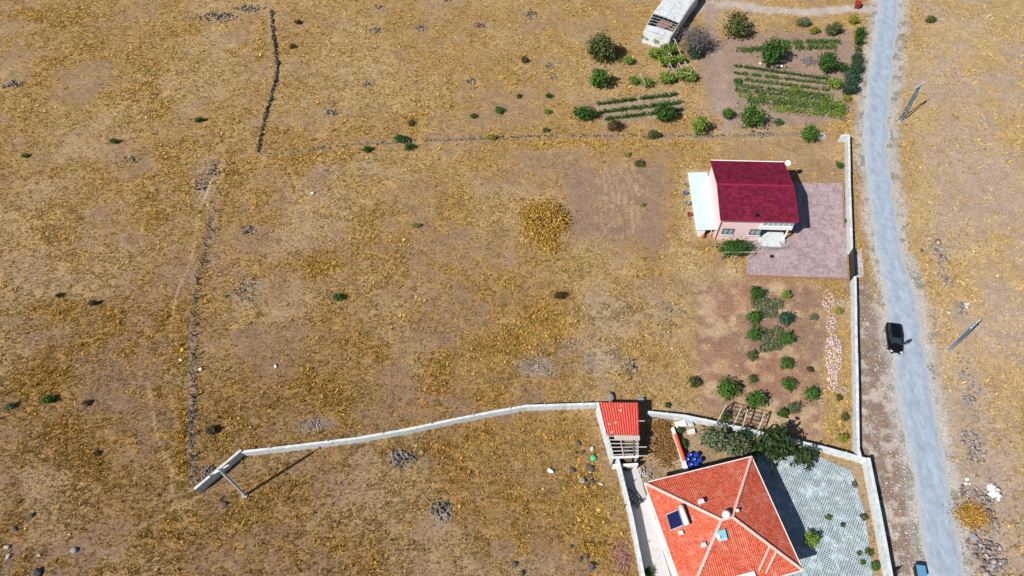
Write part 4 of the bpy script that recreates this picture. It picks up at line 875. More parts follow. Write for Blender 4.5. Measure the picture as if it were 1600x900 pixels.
def heap_mesh(cx, cy, rx, ry, n, s0, s1, pile=.35):
    c = G(cx, cy); k = CAM_H/FPX/(SP+(cy-450)/FPX*CP); rxm = rx*k; rym = ry*k/.8; V, F, o = [], [], 0
    for q in range(n):
        a, t = RNG.uniform(0, 6.28), RNG.random()**.62; t *= 1.0+.7*mnoise.noise(Vector((math.cos(a)*1.4+cx, math.sin(a)*1.4+cy, 0))); r = RNG.uniform(s0, s1)*RNG.uniform(.55, 1); v = rock_v(ICO1, r)
        v = v + np.array([rxm*t*math.cos(a), rym*t*math.sin(a), r*.2+pile*max(0, 1-t)*RNG.random()]); V.append(v); F.append(ICO1[1]+o); o += len(v)
    return c, np_mesh('stones', np.concatenate(V), np.concatenate(F))
GS = 'field stone heaps in the dry grass'
def heap(cx, cy, rx, ry, n, label, s0=.12, s1=.34, m=None, pile=.35):
    c, me = heap_mesh(cx, cy, rx, ry, n, s0, s1, pile); t = thing('stone_heap', c, label, 'stone heap', GS); o = link('stones', me, m or (M_MAUVE if cx > 1440 else M_STONE), t); o['kind'] = 'stuff'
for a_ in ((22, 133, 20, 9, 60, 'grey stone heap at the left edge below the golden streak'), (340, 28, 32, 11, 95, 'long dark stone heap at the top, left of the stone row head', .15, .45), (388, 14, 24, 8, 60, 'dark stone heap touching the head of the dry stone row', .15, .45),
           (592, 47, 13, 7, 45, 'stone heap right of the upper stone row, in the upper middle field'), (748, 40, 10, 6, 34, 'small grey stone heap between two others along the top field'), (830, 24, 12, 9, 45, 'rounded grey stone heap left of the ruined shack, top field'), (575, 131, 9, 5, 28, 'small dark stone heap halfway down the upper middle field'),
           (518, 176, 11, 6, 38, 'grey stone heap right of the lower end of the dry stone row'), (737, 128, 8, 6, 28, 'small bluish stone heap above the reddish bare patch'), (592, 12, 9, 5, 24, 'faint stone heap close to the top edge, above another heap'), (656, 43, 8, 5, 24, 'faint scatter of grey stones between two upper heaps'),
           (700, 0, 10, 3, 20, 'pale stone heap cut by the top edge in the middle'), (858, 103, 9, 6, 30, 'grey stone heap left of the loose olive tree'), (865, 122, 7, 4, 18, 'small bluish stone heap left of the round green tree'), (625, 716, 25, 10, 80, 'broad dark stone heap just below the long curved wall', .15, .4), (688, 796, 18, 16, 60, 'dark stone heap alone in the lower middle field', .12, .36),
           (385, 452, 22, 20, 70, 'wide scatter of grey stones right of the post fence', .08, .26, None, .1), (386, 362, 12, 9, 36, 'small grey stone heap right of the upper post fence'), (312, 290, 14, 10, 40, 'grey stone heap left of the top of the post fence'), (333, 268, 10, 18, 40, 'upright scatter of pale stones beside the first fence posts'), (205, 250, 16, 8, 34, 'grey stones left of the fence top, in the upper left field'),
           (325, 740, 14, 12, 60, 'stones piled at the foot of the dark wall end', .1, .3), (1190, 210, 24, 5, 60, 'flat row of grey stones under the striped plot', .1, .25), (490, 665, 15, 7, 40, 'white rubble scatter above the long curved wall', .08, .2, M_STONE2), (838, 575, 18, 6, 40, 'pale stone scatter in the bare grey patch', .08, .22, M_STONE2, .1),
           (985, 574, 10, 16, 46, 'stones in a crooked line above the red shed', .12, .38), (1050, 492, 18, 16, 50, 'grey stones at the left edge of the sapling orchard', .08, .24), (965, 478, 18, 30, 50, 'thin grey stone scatter left of the orchard', .06, .18, M_STONE2, .05),
           (1466, 395, 9, 24, 70, 'stones in a line along the right field, opposite the pink yard', .14, .42), (1478, 438, 12, 14, 40, 'stones below the line opposite the pink yard', .14, .4), (1500, 484, 12, 10, 44, 'stone heap with a pale block above the right lattice pole', .12, .36), (1512, 588, 14, 34, 80, 'stone scatter below the right lattice pole', .1, .28), (1512, 625, 12, 8, 34, 'stone heap in the right field midway down the road', .12, .3),
           (1520, 700, 16, 22, 90, 'bluish stone heap at the right roadside, above the white block', .14, .42), (1508, 773, 10, 9, 34, 'dark stone heap beside the white block on the right', .16, .42), (1536, 778, 16, 12, 50, 'grey stone heap left of the white lump', .16, .42), (1550, 815, 10, 16, 50, 'stone heap right of the golden grass clump', .14, .4), (1542, 868, 26, 26, 130, 'large mauve stone heap in the lower right corner', .18, .55),
           (1336, 475, 3, 22, 20, 'pale stones against the foot of the orchard wall', .06, .16, M_STONE2), (1003, 735, 6, 12, 36, 'rubble between the red shed and the orange roof', .1, .3, M_STONE2), (1015, 742, 8, 12, 36, 'pale rubble beside the corner of the orange roof', .1, .25, M_STONE2)):
    heap(*a_)
BS, PS = M_STONE, M_STONE2; M_BLUEST = mat('bluish_stone', (.27, .29, .33), .9, .25, 3, .4, 9)
for a_ in ((902, 694, .55, 'reddish dark boulder, uppermost of those left of the shed'), (909, 707, .5, 'dark boulder below the uppermost one left of shed'), (899, 708, .4, 'small brown boulder left of the dark one near shed'), (925, 702, .6, 'pale split boulder beside the green bag', PS), (922, 732, .85, 'largest dark boulder, standing left of the alley wall'), (894, 736, .6, 'brown boulder left of the largest dark boulder'),
           (922, 743, .5, 'small dark boulder under the largest one'), (909, 751, .7, 'smooth bluish boulder left in the cluster beside alley wall', M_BLUEST), (925, 753, .6, 'mauve boulder at the bottom of the cluster by alley wall'), (939, 757, .55, 'pale boulder at the right end of the cluster by alley wall', PS), (919, 758, .4, 'small dark boulder tucked below the bluish boulder'),
           (907, 875, .55, 'dark boulder left of a pair near the bottom edge, by the alley wall'), (916, 870, .55, 'dark boulder right of a pair near the bottom edge, by the alley wall'), (925, 886, .8, 'large dark boulder at the bottom edge near pink flowering weeds'), (803, 882, .6, 'boulder at the bottom edge below the bare patch, left of others'), (815, 896, .6, 'boulder cut by the bottom edge in the middle'), (891, 855, .45, 'lone boulder right of the dry bare patch, low middle'),
           (51, 806, .6, 'dark boulder, upper right of a pair in the lower left corner'), (24, 827, .6, 'dark boulder, lower left of a pair in the lower left corner'), (117, 861, .6, 'bluish boulder lying lowest right in the bottom left field', M_BLUEST), (59, 895, .85, 'big dark boulder cut by the bottom edge at left'), (109, 835, .3, 'small pale stone above the bluish boulder, bottom left', PS), (12, 855, .5, 'pale flat stone near the left edge, bottom corner', PS), (14, 869, .5, 'second pale flat stone under the first at left edge', PS), (62, 868, .35, 'narrow pale stone above the big dark boulder at bottom left', PS),
           (351, 787, .6, 'dark rough boulder below the foot of the T-shaped pole'), (953, 621, .95, 'dark boulder behind the red shed, left one', BS), (1002, 625, .8, 'grey boulder behind the red shed, right one', M_BLUEST), (283, 563, .45, 'white stone in the golden strip left of the post fence', mat('white_stone', (.72, .7, .68), .9, .1)),
           (1464, 377, .7, 'flat dark stone at the head of the line opposite pink yard'), (1440, 392, .55, 'dark boulder on the right verge above the stone line'), (353, 464, .55, 'dark boulder right of the post fence, beside a yellow tuft')):
    rock(*a_)
rock(1520, 839, 1.0, 'wide flat bluish slab at the right roadside near the bottom', M_BLUEST, cat='stone slab', flat=.35)
M_LUMP = mat('white_lime', (.66, .65, .64), .9, .06, 3, .3, 6)
heap(1553, 770, 8, 13, 40, 'bright white lime lump on the right stone heap', .3, .55, M_LUMP); heap(1509, 752, 5, 5, 8, 'small white lime lump above the dark roadside heap', .25, .4, M_LUMP); heap(1511, 477, 4, 3, 5, 'pale block on the heap above right lattice pole', .25, .4, M_LUMP)
def stone_row(pts, n, label, s0, s1, wd, m=None):
    P = [G(x, y) for x, y in pts]; V, F, o = [], [], 0; L_ = [(b-a).length for a, b in zip(P[:-1], P[1:])]; tot = sum(L_)
    for q in range(n):
        s = RNG.random()*tot; k = 0
        while s > L_[k] and k < len(L_)-1: s -= L_[k]; k += 1
        c = P[k].lerp(P[k+1], s/L_[k]); r = RNG.uniform(s0, s1); v = rock_v(ICO1, r)+np.array(c+Vector((RNG.normal()*wd, RNG.normal()*wd*.6, r*.2+abs(RNG.normal())*.15)))-np.array(P[0]); V.append(v); F.append(ICO1[1]+o); o += len(v)
    t = thing('dry_stone_row', P[0], label, 'stone wall', 'tumbled dry stone rows'); me = np_mesh('stones', np.concatenate(V), np.concatenate(F)); o_ = link('stones', me, m or M_STONE, t); o_['kind'] = 'stuff'
stone_row([(424, 16), (427, 50), (430, 75), (434, 102), (430, 130), (424, 152), (414, 185), (402, 238)], 520, 'dark tumbled stone row running down from the top edge', .10, .28, .13, M_DARKST)
stone_row([(403, 240), (450, 240), (490, 233), (560, 226), (640, 222), (760, 216), (860, 212), (1040, 213), (1180, 212)], 420, 'thin pale stone row crossing the field below the upper plots', .06, .2, .3)
stone_row([(330, 340), (316, 410), (307, 440), (304, 490), (302, 540), (303, 575), (300, 640), (298, 700), (303, 760)], 520, 'dark stone row along the foot of the post fence', .05, .17, .24, mat('brown_row_stone', (.15, .125, .11), .95, .4, 2.5, .5, 9, island=.6))
stone_row([(1318, 190), (1326, 150), (1334, 110), (1339, 60)], 180, 'stone row between the roadside trees and the road', .1, .25, .25)

# ---------------------------------------------------------------- post fence
POSTS = [(357, 259), (354, 274), (346, 306), (337, 331), (332, 360), (323, 385), (316, 414), (309, 438), (306, 468), (304, 495), (302, 525), (305, 557), (299, 585), (303, 622), (300, 646), (299, 680), (301, 715)]
pf = thing('post_fence', G(300, 646), 'leaning dark wooden post fence with wires crossing the left field', 'fence'); tops = []
for k, (x, y) in enumerate(POSTS):
    p = G(x, y); tp = p+Vector((random.uniform(-.12, .12), random.uniform(-.12, .12), random.uniform(1.2, 1.5))); tops.append((p, tp)); MB().tube(p-UP*.1, tp, .095, .075, 7).build('post', M_WOOD, pf)
for h in (.45, .85):
    s = MB()
    for (a_, b2), (c_, d_) in zip(tops[:-1], tops[1:]): s.tube(a_.lerp(b2, h), c_.lerp(d_, h), .008, None, 4, False)
    s.build('wire', M_GALV, pf)

# ---------------------------------------------------------------- foliage
def leaves(C, R, n_clump, n_leaf, size, seed=0, spread=.28, zmin=None, shell=.45):
    """leaf quads gathered in clumps spread through an ellipsoid centred C with radii R"""
    rg = np.random.default_rng(seed); d = rg.normal(size=(n_clump, 3)); d /= np.linalg.norm(d, axis=1)[:, None]
    rad = (shell+(1-shell)*rg.random(n_clump)**.6)*rg.uniform(.72, 1.12, n_clump); cc = d*rad[:, None]
    off = rg.normal(size=(n_clump, n_leaf, 3))*spread*rg.uniform(.55, 1.25, (n_clump, 1, 1)); pos = (cc[:, None]+off).reshape(-1, 3)
    pos = np.asarray(C)+pos*np.asarray(R)
    nrm = rg.normal(size=pos.shape)+np.repeat(d, n_leaf, 0)*.9+np.array([0, 0, .7]); nrm /= np.linalg.norm(nrm, axis=1)[:, None]
    t = np.cross(nrm, rg.normal(size=pos.shape)); t /= np.linalg.norm(t, axis=1)[:, None]; bt = np.cross(nrm, t)
    s = size*rg.uniform(.6, 1.35, len(pos))[:, None]
    V = np.stack([pos-t*s, pos+bt*s*.55, pos+t*s, pos-bt*s*.55], 1)
    if zmin is not None: V[:, :, 2] = np.maximum(V[:, :, 2], zmin)
    V = V.reshape(-1, 3); F = np.arange(len(V)).reshape(-1, 4); return V, F
LM = {'dark': leaf_mat('leaf_dark_green', (.018, .058, .010), (.065, .155, .024)), 'mid': leaf_mat('leaf_mid_green', (.032, .088, .014), (.11, .215, .036)), 'olive': leaf_mat('leaf_olive', (.050, .075, .022), (.15, .17, .055)),
      'light': leaf_mat('leaf_light_green', (.085, .16, .022), (.25, .35, .055)), 'grey': leaf_mat('leaf_grey_twig', (.085, .080, .088), (.20, .185, .19)), 'gold': leaf_mat('leaf_gold', (.34, .185, .04), (.70, .42, .09)), 'brown': leaf_mat('leaf_brown', (.05, .045, .018), (.13, .10, .04)),
      'teal': leaf_mat('leaf_bluish_green', (.022, .058, .034), (.055, .12, .07)), 'yellow': leaf_mat('leaf_yellow_green', (.16, .18, .02), (.36, .34, .05)), 'fir': leaf_mat('leaf_fir', (.012, .034, .012), (.055, .095, .026)), 'black': leaf_mat('leaf_blackish', (.014, .024, .010), (.05, .062, .026)), 'sage': leaf_mat('leaf_sage', (.075, .105, .05), (.19, .225, .12))}
M_BARK = mat('bark', (.09, .065, .05), .95, .3, 6, .4, 20)
SEED = [100]
def plant(name, px, py, rx, kind, label, cat, group=None, hr=1.0, ratio=1.0, lift=.25, dens=1.0, trunk=True, leaf=None, shell=.45, spread=.28):
    """px,py: middle of the crown as seen; rx: crown half width in px; hr: height over width"""
    SEED[0] += 1
    k = CAM_H/FPX/(SP+(py-450)/FPX*CP); r = rx*k; zr = r*hr; zc = zr*(1+lift)
    c = G(px, py, zc); base = Vector((c.x, c.y, 0)); t = thing(name, base, label, cat, group)
    ls = leaf or min(.26, max(.12, r*.13)); area = r*r/ls/ls
    ncl = int(min(90, 14+area*.42)*dens); nl = int(min(46, 14+area*.25))
    V, F = leaves((0, 0, zc), (r*.86, r*ratio*.86, zr*.86), ncl, nl, ls, SEED[0], spread, .02, shell)
    link('crown', np_mesh('crown', V, F), LM[kind], t)
    if trunk:
        rg = random.Random(SEED[0]); s = MB(); tr = max(.03, r*.07); hh = zc*.95; kn = base+Vector((rg.uniform(-.1, .1)*r, rg.uniform(-.1, .1)*r, hh*.45))
        s.tube(base-UP*.1, kn, tr*1.25, tr, 7)
        for q in range(5):
            a_ = q*1.257+rg.random(); e_ = kn+Vector((math.cos(a_)*r*.6, math.sin(a_)*r*ratio*.6, hh*rg.uniform(.35, .75))); md = kn.lerp(e_, .5)+UP*hh*.08
            s.tube(kn, md, tr*.8, tr*.55, 6, False); s.tube(md, e_, tr*.55, tr*.2, 5)
        s.build('trunk', M_BARK, t)
    return t
GT = 'garden trees around the upper plots'
for a_ in ((1209, 80, 21, 'dark', 'large dark green round tree left of the stick pile, upper garden', 1.0), (1295, 95, 17, 'dark', 'dark green round tree right of the stick pile, upper garden', 1.0), (1175, 181, 19, 'mid', 'bright green round tree below the striped plot on the left', 1.0), (1038, 175, 17, 'dark', 'dark green tree at the right end of the three dark rows', .95),
           (940, 75, 23, 'olive', 'loose olive green tree standing alone left of the vine trellis', .9), (935, 121, 17, 'mid', 'round green tree below the loose olive tree', .95), (1153, 38, 20, 'olive', 'olive tree with a greyish middle by the garden track', .9), (1093, 195, 14, 'light', 'tall light green shrub tree below the garden path', 1.15), (1138, 177, 10, 'mid', 'small green tree beside the garden path, left of the bright one', .95), (1265, 207, 14, 'mid', 'round green tree below the striped plot on the right', .95)):
    plant('garden_tree', a_[0], a_[1], a_[2]*.9, *a_[3:5], 'tree', GT, hr=a_[5])
plant('dry_bush', 1087, 60, 25, 'grey', 'large grey leafless bush right of the ruined shack', 'bush', hr=.8, dens=.8, shell=.2, leaf=.13); plant('garden_shrub', 1085, 80, 12, 'teal', 'dark bluish shrub under the grey leafless bush', 'bush', hr=.7)
RT = 'trees along the road edge of the upper garden'
for x, y, r, kd, lab in ((1343, 50, 8, 'dark', 'small dark tree by the road, topmost of the roadside row'), (1343, 63, 7, 'dark', 'small dark tree by the road, second from the top'), (1342, 76, 4.5, 'olive', 'tiny roadside bush between the upper pair and the bluish trees'), (1340, 90, 8, 'teal', 'narrow bluish tree at the head of the lower roadside cluster'),
                         (1338, 104, 10, 'teal', 'bluish tree in the upper half of the roadside cluster'), (1331, 120, 11, 'teal', 'bluish tree in the middle of the roadside cluster'), (1329, 136, 11, 'teal', 'bluish tree at the lower end of the roadside cluster'), (1318, 104, 7, 'dark', 'small dark bush between the round tree and the roadside cluster')):
    plant('roadside_tree', x, y, r, kd, lab, 'tree', RT, hr=1.05)
GB = 'shrubs of the upper garden'
for x, y, r, kd, lab, rat in ((1303, 45, 13, 'olive', 'green spreading shrub near the top of the upper garden', .6), (1335, 31, 8, 'yellow', 'yellowish shrub at the track mouth by the road', .8), (1272, 47, 8, 'yellow', 'yellow green weed clump left of the spreading shrub', .7), (1255, 34, 10, 'sage', 'faded shrub in the straw at the top of the garden', .6), (914, 175, 16, 'dark', 'dark low bush at the left end of the three dark rows', .7), (960, 196, 11, 'brown', 'brownish green bush under the three dark rows', .8), (1021, 210, 10, 'olive', 'low olive bush beside the boundary, left of the light green shrub tree', .6),
                             (1241, 140, 7, 'light', 'light green bush in the middle of the striped plot', .9), (1216, 190, 7, 'mid', 'small green bush between the two round trees below the plot', .8), (1152, 126, 6, 'mid', 'small bush at the left edge of the striped plot', .9), (1305, 130, 11, 'light', 'leafy bush at the upper right of the striped plot', .8), (1324, 154, 6, 'yellow', 'yellow green bush at the right corner of the striped plot', .8)):
    plant('garden_shrub', x, y, r, kd, lab, 'bush', GB, hr=.7, ratio=rat, lift=.1)
FB = 'small bushes dotted over the dry fields'
for x, y, r, kd, lab, rat in ((780, 172, 8, 'mid', 'green bush in the reddish bare patch, upper field', 1), (740, 181, 6, 'dark', 'tiny dark bush left of the green bush in bare patch', .8), (767, 214, 9, 'yellow', 'yellow green bush on the thin stone row', .6), (855, 174, 7, 'light', 'light green bush left of the low dark bush', .7), (858, 149, 6, 'dark', 'dark tuft bush in the mauve patch, right one', .8), (811, 150, 5, 'brown', 'dark tuft bush in the mauve patch, left one', .9),
                             (820, 93, 7, 'brown', 'brown dark bush left of the small stone heaps', .9), (853, 203, 6, 'olive', 'olive tuft under the light green bush', .7), (627, 216, 12, 'dark', 'dark double bush on the stone row, upper part', .6), (640, 229, 9, 'dark', 'dark bush on the stone row, lower right part', .9), (573, 233, 8, 'dark', 'dark bush at the middle of the stone row', .8), (643, 192, 6, 'brown', 'brown withered bush above the stone row', 1.4),
                             (312, 187, 8, 'dark', 'dark bush left of the tumbled stone row', .6), (178, 220, 8, 'dark', 'dark bush below the big golden patch', .5), (465, 34, 6, 'brown', 'small dark bush right of the stone row head', .8), (457, 72, 6, 'brown', 'small dark bush below another, beside upper stone row', .8), (38, 243, 6, 'mid', 'small green bush near the left edge, upper field', .7), (75, 624, 12, 'dark', 'dark green bush in the golden patch at lower left', .7), (14, 634, 10, 'sage', 'pale green bush at the left edge', .7),
                             (145, 473, 9, 'brown', 'dark flat bush in the left field, left of the post fence', .5), (529, 464, 10, 'dark', 'dark green bush in the middle of the fenced field', .7), (649, 352, 8, 'yellow', 'yellow green bush left of the large golden bush', .6), (876, 461, 11, 'brown', 'blackish withered bush in the field below the tilled plot', .6), (93, 461, 6, 'brown', 'small dark tuft left of the flat dark bush', .7), (135, 629, 7, 'brown', 'small dark tuft right of the dark green bush', .8), (330, 672, 12, 'brown', 'brown green scrub right of the fence end', .7),
                             (1000, 255, 9, 'olive', 'olive weed clump above the tilled plot, right one', .8), (980, 241, 6, 'yellow', 'yellow weed clump above the tilled plot, left one', .7), (1004, 320, 5, 'yellow', 'green weed tuft inside the tilled plot', .7), (1313, 258, 6, 'dark', 'dark upright weed beside the roadside wall', 1.3), (1323, 345, 4, 'mid', 'green weed at the end of the brick edging', 1.4), (1043, 633, 6, 'dark', 'dark weed behind the white wall near the shed', .8), (150, 708, 6, 'brown', 'dark tuft in the lower left field above the bare patch', .8), (1455, 30, 10, 'olive', 'pale olive scrub right of the upper road', .7)):
    plant('field_bush', x, y, r*.85, kd, lab, 'bush', FB, hr=.6, ratio=rat, lift=0, trunk=True)
p = G(850, 350); t = thing('golden_bush', p, 'large golden dry bush left of the tilled plot', 'bush'); Vs = []; k_ = CAM_H/FPX/(SP-100/FPX*CP)
for q, (dx_, dy_, r1_, r2_, h_) in enumerate(((-22, 4, 17, 19, .8), (-8, 16, 20, 15, 1.0), (12, 12, 19, 17, 1.1), (24, 4, 14, 15, .8), (4, -12, 20, 12, .7), (-14, -10, 16, 10, .6), (8, -34, 12, 12, .35), (-2, -26, 14, 8, .4))):
    V, F = leaves((dx_*k_, dy_*k_/.75, h_*.5), (r1_*k_, r2_*k_/.75, h_*.8), 34, 30, .14, 300+q, .42, .02, .05); Vs.append(V)
Vs = np.concatenate(Vs); link('crown', np_mesh('crown', Vs, np.arange(len(Vs)).reshape(-1, 4)), LM['gold'], t)
s = MB()
for q in range(9): a_ = q*.7; s.tube(p, p+Vector((math.cos(a_)*1.6, math.sin(a_)*1.6, .7)), .05, .02, 5)
s.build('stem', M_BARK, t)
plant('dry_bush', 1518, 802, 20, 'gold', 'bright golden grass clump at the right roadside', 'bush', hr=.22, ratio=.8, lift=0, leaf=.11, shell=.0, spread=.6, dens=.6)
GO = 'young saplings of the orchard'
ROWN = ('first', 'second', 'third', 'fourth', 'fifth')
for x, y, r, kd, lab in ((1184, 457, 11, 'dark', 'sapling at the top left corner of the weedy orchard plot'), (1227, 460, 8, 'light', 'light green sapling at the top right of weedy orchard plot'), (1178, 494, 11, 'mid', 'sapling on the left edge of weedy plot, second down'), (1228, 497, 12, 'teal', 'bluish sapling on the right edge of weedy plot, second down'), (1178, 523, 10, 'mid', 'sapling on the left edge of weedy plot, third down'), (1229, 529, 11, 'mid', 'sapling on the right edge of weedy plot, third down'),
                         (1176, 556, 8, 'olive', 'thin sapling just below the left edge of weedy plot'), (1230, 568, 10, 'mid', 'sapling below the right edge of weedy plot, in bare soil'), (1232, 600, 11, 'mid', 'sapling in bare soil left of the lone round sapling'), (1175, 592, 7, 'olive', 'thin sapling above the two big orchard shrubs'), (1085, 597, 9, 'olive', 'sapling alone at the left edge of the orchard'), (1137, 608, 17, 'mid', 'big orchard shrub, left of the two beside arbor'), (1181, 624, 15, 'mid', 'big orchard shrub, right of the two beside arbor'),
                         (1270, 615, 12, 'mid', 'lone round sapling nearest the roadside wall'), (1224, 645, 8, 'dark', 'small dark sapling at the bottom of the orchard'), (1240, 638, 10, 'sage', 'pale withered sapling beside the small dark one'), (1310, 486, 6, 'yellow', 'yellow green weed beside the white rubble strip, upper'), (1316, 684, 8, 'yellow', 'yellow green weed in the bottom right corner of orchard'), (1320, 652, 7, 'olive', 'olive weed by the wall near the lower tyre'), (1311, 622, 5, 'olive', 'tiny weed under the lower tyre'), (1266, 577, 5, 'brown', 'tiny brown sapling right of the bare soil row'), (1272, 495, 6, 'sage', 'faded sapling between the weedy plot and rubble strip'),
                         (1133, 650, 9, 'mid', 'green shrub growing inside the left of the arbor')):
    plant('orchard_sapling', x, y, r, kd, lab, 'sapling', GO, hr=.8, lift=.05, shell=.15, spread=.3)
# garden of the orange house
plant('fir_tree', 1214, 692, 28, 'fir', 'large dark bristly tree behind the orange roof corner', 'tree', hr=1.0, leaf=.3, dens=1.2, shell=.2); plant('fir_tree', 1260, 713, 18, 'fir', 'smaller dark bristly tree at the edge of grid yard', 'tree', hr=1.0, leaf=.26, shell=.2)
plant('olive_tree', 1120, 686, 22, 'sage', 'airy grey green tree, left one behind the orange house', 'tree', hr=.7, shell=.5, dens=.8); plant('olive_tree', 1150, 697, 20, 'sage', 'airy grey green tree, right one behind the orange house', 'tree', hr=.7, shell=.5, dens=.8); plant('olive_tree', 1164, 679, 12, 'teal', 'small bluish tree under the arbor behind white wall', 'tree', hr=.8)
for x, y, r, kd, lab in ((1061, 672, 8, 'dark', 'dark shrub under the cream board by tile-topped wall'), (1067, 694, 9, 'dark', 'dark shrub at the middle of the tile-topped wall'), (1178, 703, 11, 'dark', 'dark shrub left of the large bristly tree'), (1190, 690, 10, 'light', 'light green shrub between airy tree and bristly tree'), (1015, 893, 9, 'mid', 'green plant on the alley floor at the bottom'), (1358, 862, 7, 'olive', 'olive weed by the wall of the grid yard'), (1368, 884, 9, 'mid', 'leafy bush in the bottom corner of the grid yard'), (1350, 808, 7, 'olive', 'weed at the middle of the grid yard wall'), (1343, 865, 4, 'mid', 'small weed in the grid paving, upper of two near bottom'), (1348, 879, 4, 'mid', 'small weed in the grid paving, lower of two near bottom'), (1295, 808, 5, 'mid', 'green weed in the middle of the grid paving'), (1317, 820, 4, 'teal', 'dark weed right of the middle in the grid paving'), (1335, 757, 6, 'sage', 'faded weeds at the upper right of the grid paving')):
    plant('yard_shrub', x, y, r*.8, kd, lab, 'bush', 'shrubs around the orange roofed house', hr=.7, lift=.0)
p = G(1265, 846); t = thing('potted_plant', p, 'green plant in a white pot at the edge of house shadow', 'potted plant'); MB().tube(p, p+UP*.5, .28, .36, 12).build('pot', M_WHITE, t)
V, F = leaves((0, 0, 1.0), (.75, .75, .55), 26, 30, .14, 5); link('foliage', np_mesh('foliage', V, F), LM['light'], t)
for x, y, r, kd, lab in ((1090, 760, 1, 'brown', ''),): pass
for x, y, rx_, ry_, lab in ((1040, 704, 20, 24, 'rusty brown dry weeds between the shed and the tile-topped wall'), (1034, 672, 16, 11, 'golden dry weeds right of the red shed')):
    V, F = leaves((0, 0, .25), (rx_*.075, ry_*.085, .3), 70, 40, .13, int(x), .3, .02, .05); o = link('dry_weeds', np_mesh('dry_weeds', V, F), leaf_mat('leaf_rust', (.20, .095, .03), (.42, .24, .08)), None, G(x, y)); tag(o, lab, 'weeds', kind='stuff')
V, F = leaves((0, 0, .2), (.9, 1.6, .3), 50, 24, .09, 77, .45, .02, .05); tag(link('flowering_weeds', np_mesh('flowering_weeds', V, F), leaf_mat('leaf_pinkish', (.36, .15, .12), (.62, .36, .32)), None, G(971, 872)), 'pinkish flowering weeds left of the alley wall near bottom', 'weeds', kind='stuff')
# vine over a small pergola in front of the pink house
p = G(1145, 396); t = thing('vine_pergola', p, 'dark green vine on a white pergola in front of the pink house', 'pergola')
V, F = leaves((0, 0, 1.4), (2.0, 1.15, .75), 110, 46, .17, 91, .28, None, .1); link('vine', np_mesh('vine', V, F), LM['dark'], t)
for a_, b2 in ((-2, -1.1), (2, -1.1), (-2, 1.1), (2, 1.1), (0, -1.1)): MB().bar(p+Vector((a_, b2, 0)), p+Vector((a_, b2, 1.75)), .08).build('post', M_PALEWOOD, t)
for b2 in (-1.1, 0, 1.1): MB().bar(p+Vector((-2.2, b2, 1.75)), p+Vector((2.2, b2, 1.77)), .07).build('rail', M_PALEWOOD, t)
# vines on the trellis beside the shack
GV = 'grapevines on the trellis by the ruined shack'
for x, y, r, rat, lab in ((1012, 57, 9, .7, 'vine clump at the top left, touching the ruined shack'), (1030, 63, 9, .7, 'vine clump right of the top left one, under the shack'), (1024, 83, 11, .6, 'vine clump on the left of the second trellis row'), (1043, 77, 13, .6, 'bright vine clump in the middle of the second trellis row'), (1040, 94, 14, .5, 'wide vine clump in the third trellis row, left'), (1062, 92, 10, .5, 'vine clump in the third trellis row, right'), (1043, 120, 12, .8, 'vine clump in the bottom row, middle'), (1069, 115, 13, .8, 'vine clump in the bottom row beside white frame'),
                         (1080, 118, 10, .9, 'vine clump at the bottom right end of the trellis'), (1010, 127, 10, 1, 'small round vine at the bottom left of trellis'), (982, 94, 8, .8, 'stray vine left of the trellis, upper'), (990, 125, 8, .9, 'stray vine left of the trellis, lower')):
    plant('grapevine', x, y, r, 'light', lab, 'vine', GV, hr=.6, ratio=rat, lift=.6)
t = thing('vine_trellis', G(1050, 110), 'pale pole trellis carrying grapevines below the ruined shack', 'trellis')
for (xa, ya), (xb, yb) in (((1045, 60), (1056, 62)), ((1055, 62), (1064, 86)), ((1045, 82), (1050, 88)), ((1060, 112), (1080, 115)), ((1046, 98), (1052, 110)), ((1060, 98), (1066, 107)), ((1070, 96), (1075, 104)), ((1000, 115), (1008, 130))):
    a_, b2 = G(xa, ya, 1.9), G(xb, yb, 1.9); MB().bar(a_, b2, .09).build('pole', M_PALEWOOD, t); MB().bar(Vector((a_.x, a_.y, 0)), a_, .09).build('post', M_PALEWOOD, t); MB().bar(Vector((b2.x, b2.y, 0)), b2, .09).build('post', M_PALEWOOD, t)

# crop rows
def crop_row(pa, pb, h, wd, kind, label, group, dens=26):
    a_, b2 = G(*pa), G(*pb); L_ = (b2-a_).length; d_ = (b2-a_).normalized(); n_ = np.array([-d_.y, d_.x, 0]); SEED[0] += 1; rg = np.random.default_rng(SEED[0]); n = int(L_*dens*1.7); Vs = []
    s = rg.random(n)*L_; gap = np.array([mnoise.noise(Vector((q*.9, SEED[0], 0))) for q in s]); s = s[gap > -.3+rg.normal(size=n)*.12]; n = len(s)
    pos = np.array(d_)[None]*s[:, None] + n_[None]*(rg.normal(size=n)*wd)[:, None]; pos[:, 2] = np.abs(rg.normal(size=n))*h*.5+.05
    nr = rg.normal(size=(n, 3))+np.array([0, 0, .8]); nr /= np.linalg.norm(nr, axis=1)[:, None]; tt = np.cross(nr, rg.normal(size=(n, 3))); tt /= np.linalg.norm(tt, axis=1)[:, None]; bt = np.cross(nr, tt); z_ = .13*rg.uniform(.6, 1.5, n)[:, None]
    V = np.stack([pos-tt*z_, pos+bt*z_*.6, pos+tt*z_, pos-bt*z_*.6], 1).reshape(-1, 3); V[:, 2] = np.maximum(V[:, 2], .01)
    tag(link('crop_row', np_mesh('crop_row', V, np.arange(len(V)).reshape(-1, 4)), LM[kind], None, a_), label, 'crop row', group)
G3 = 'three dark planted rows left of the garden path'
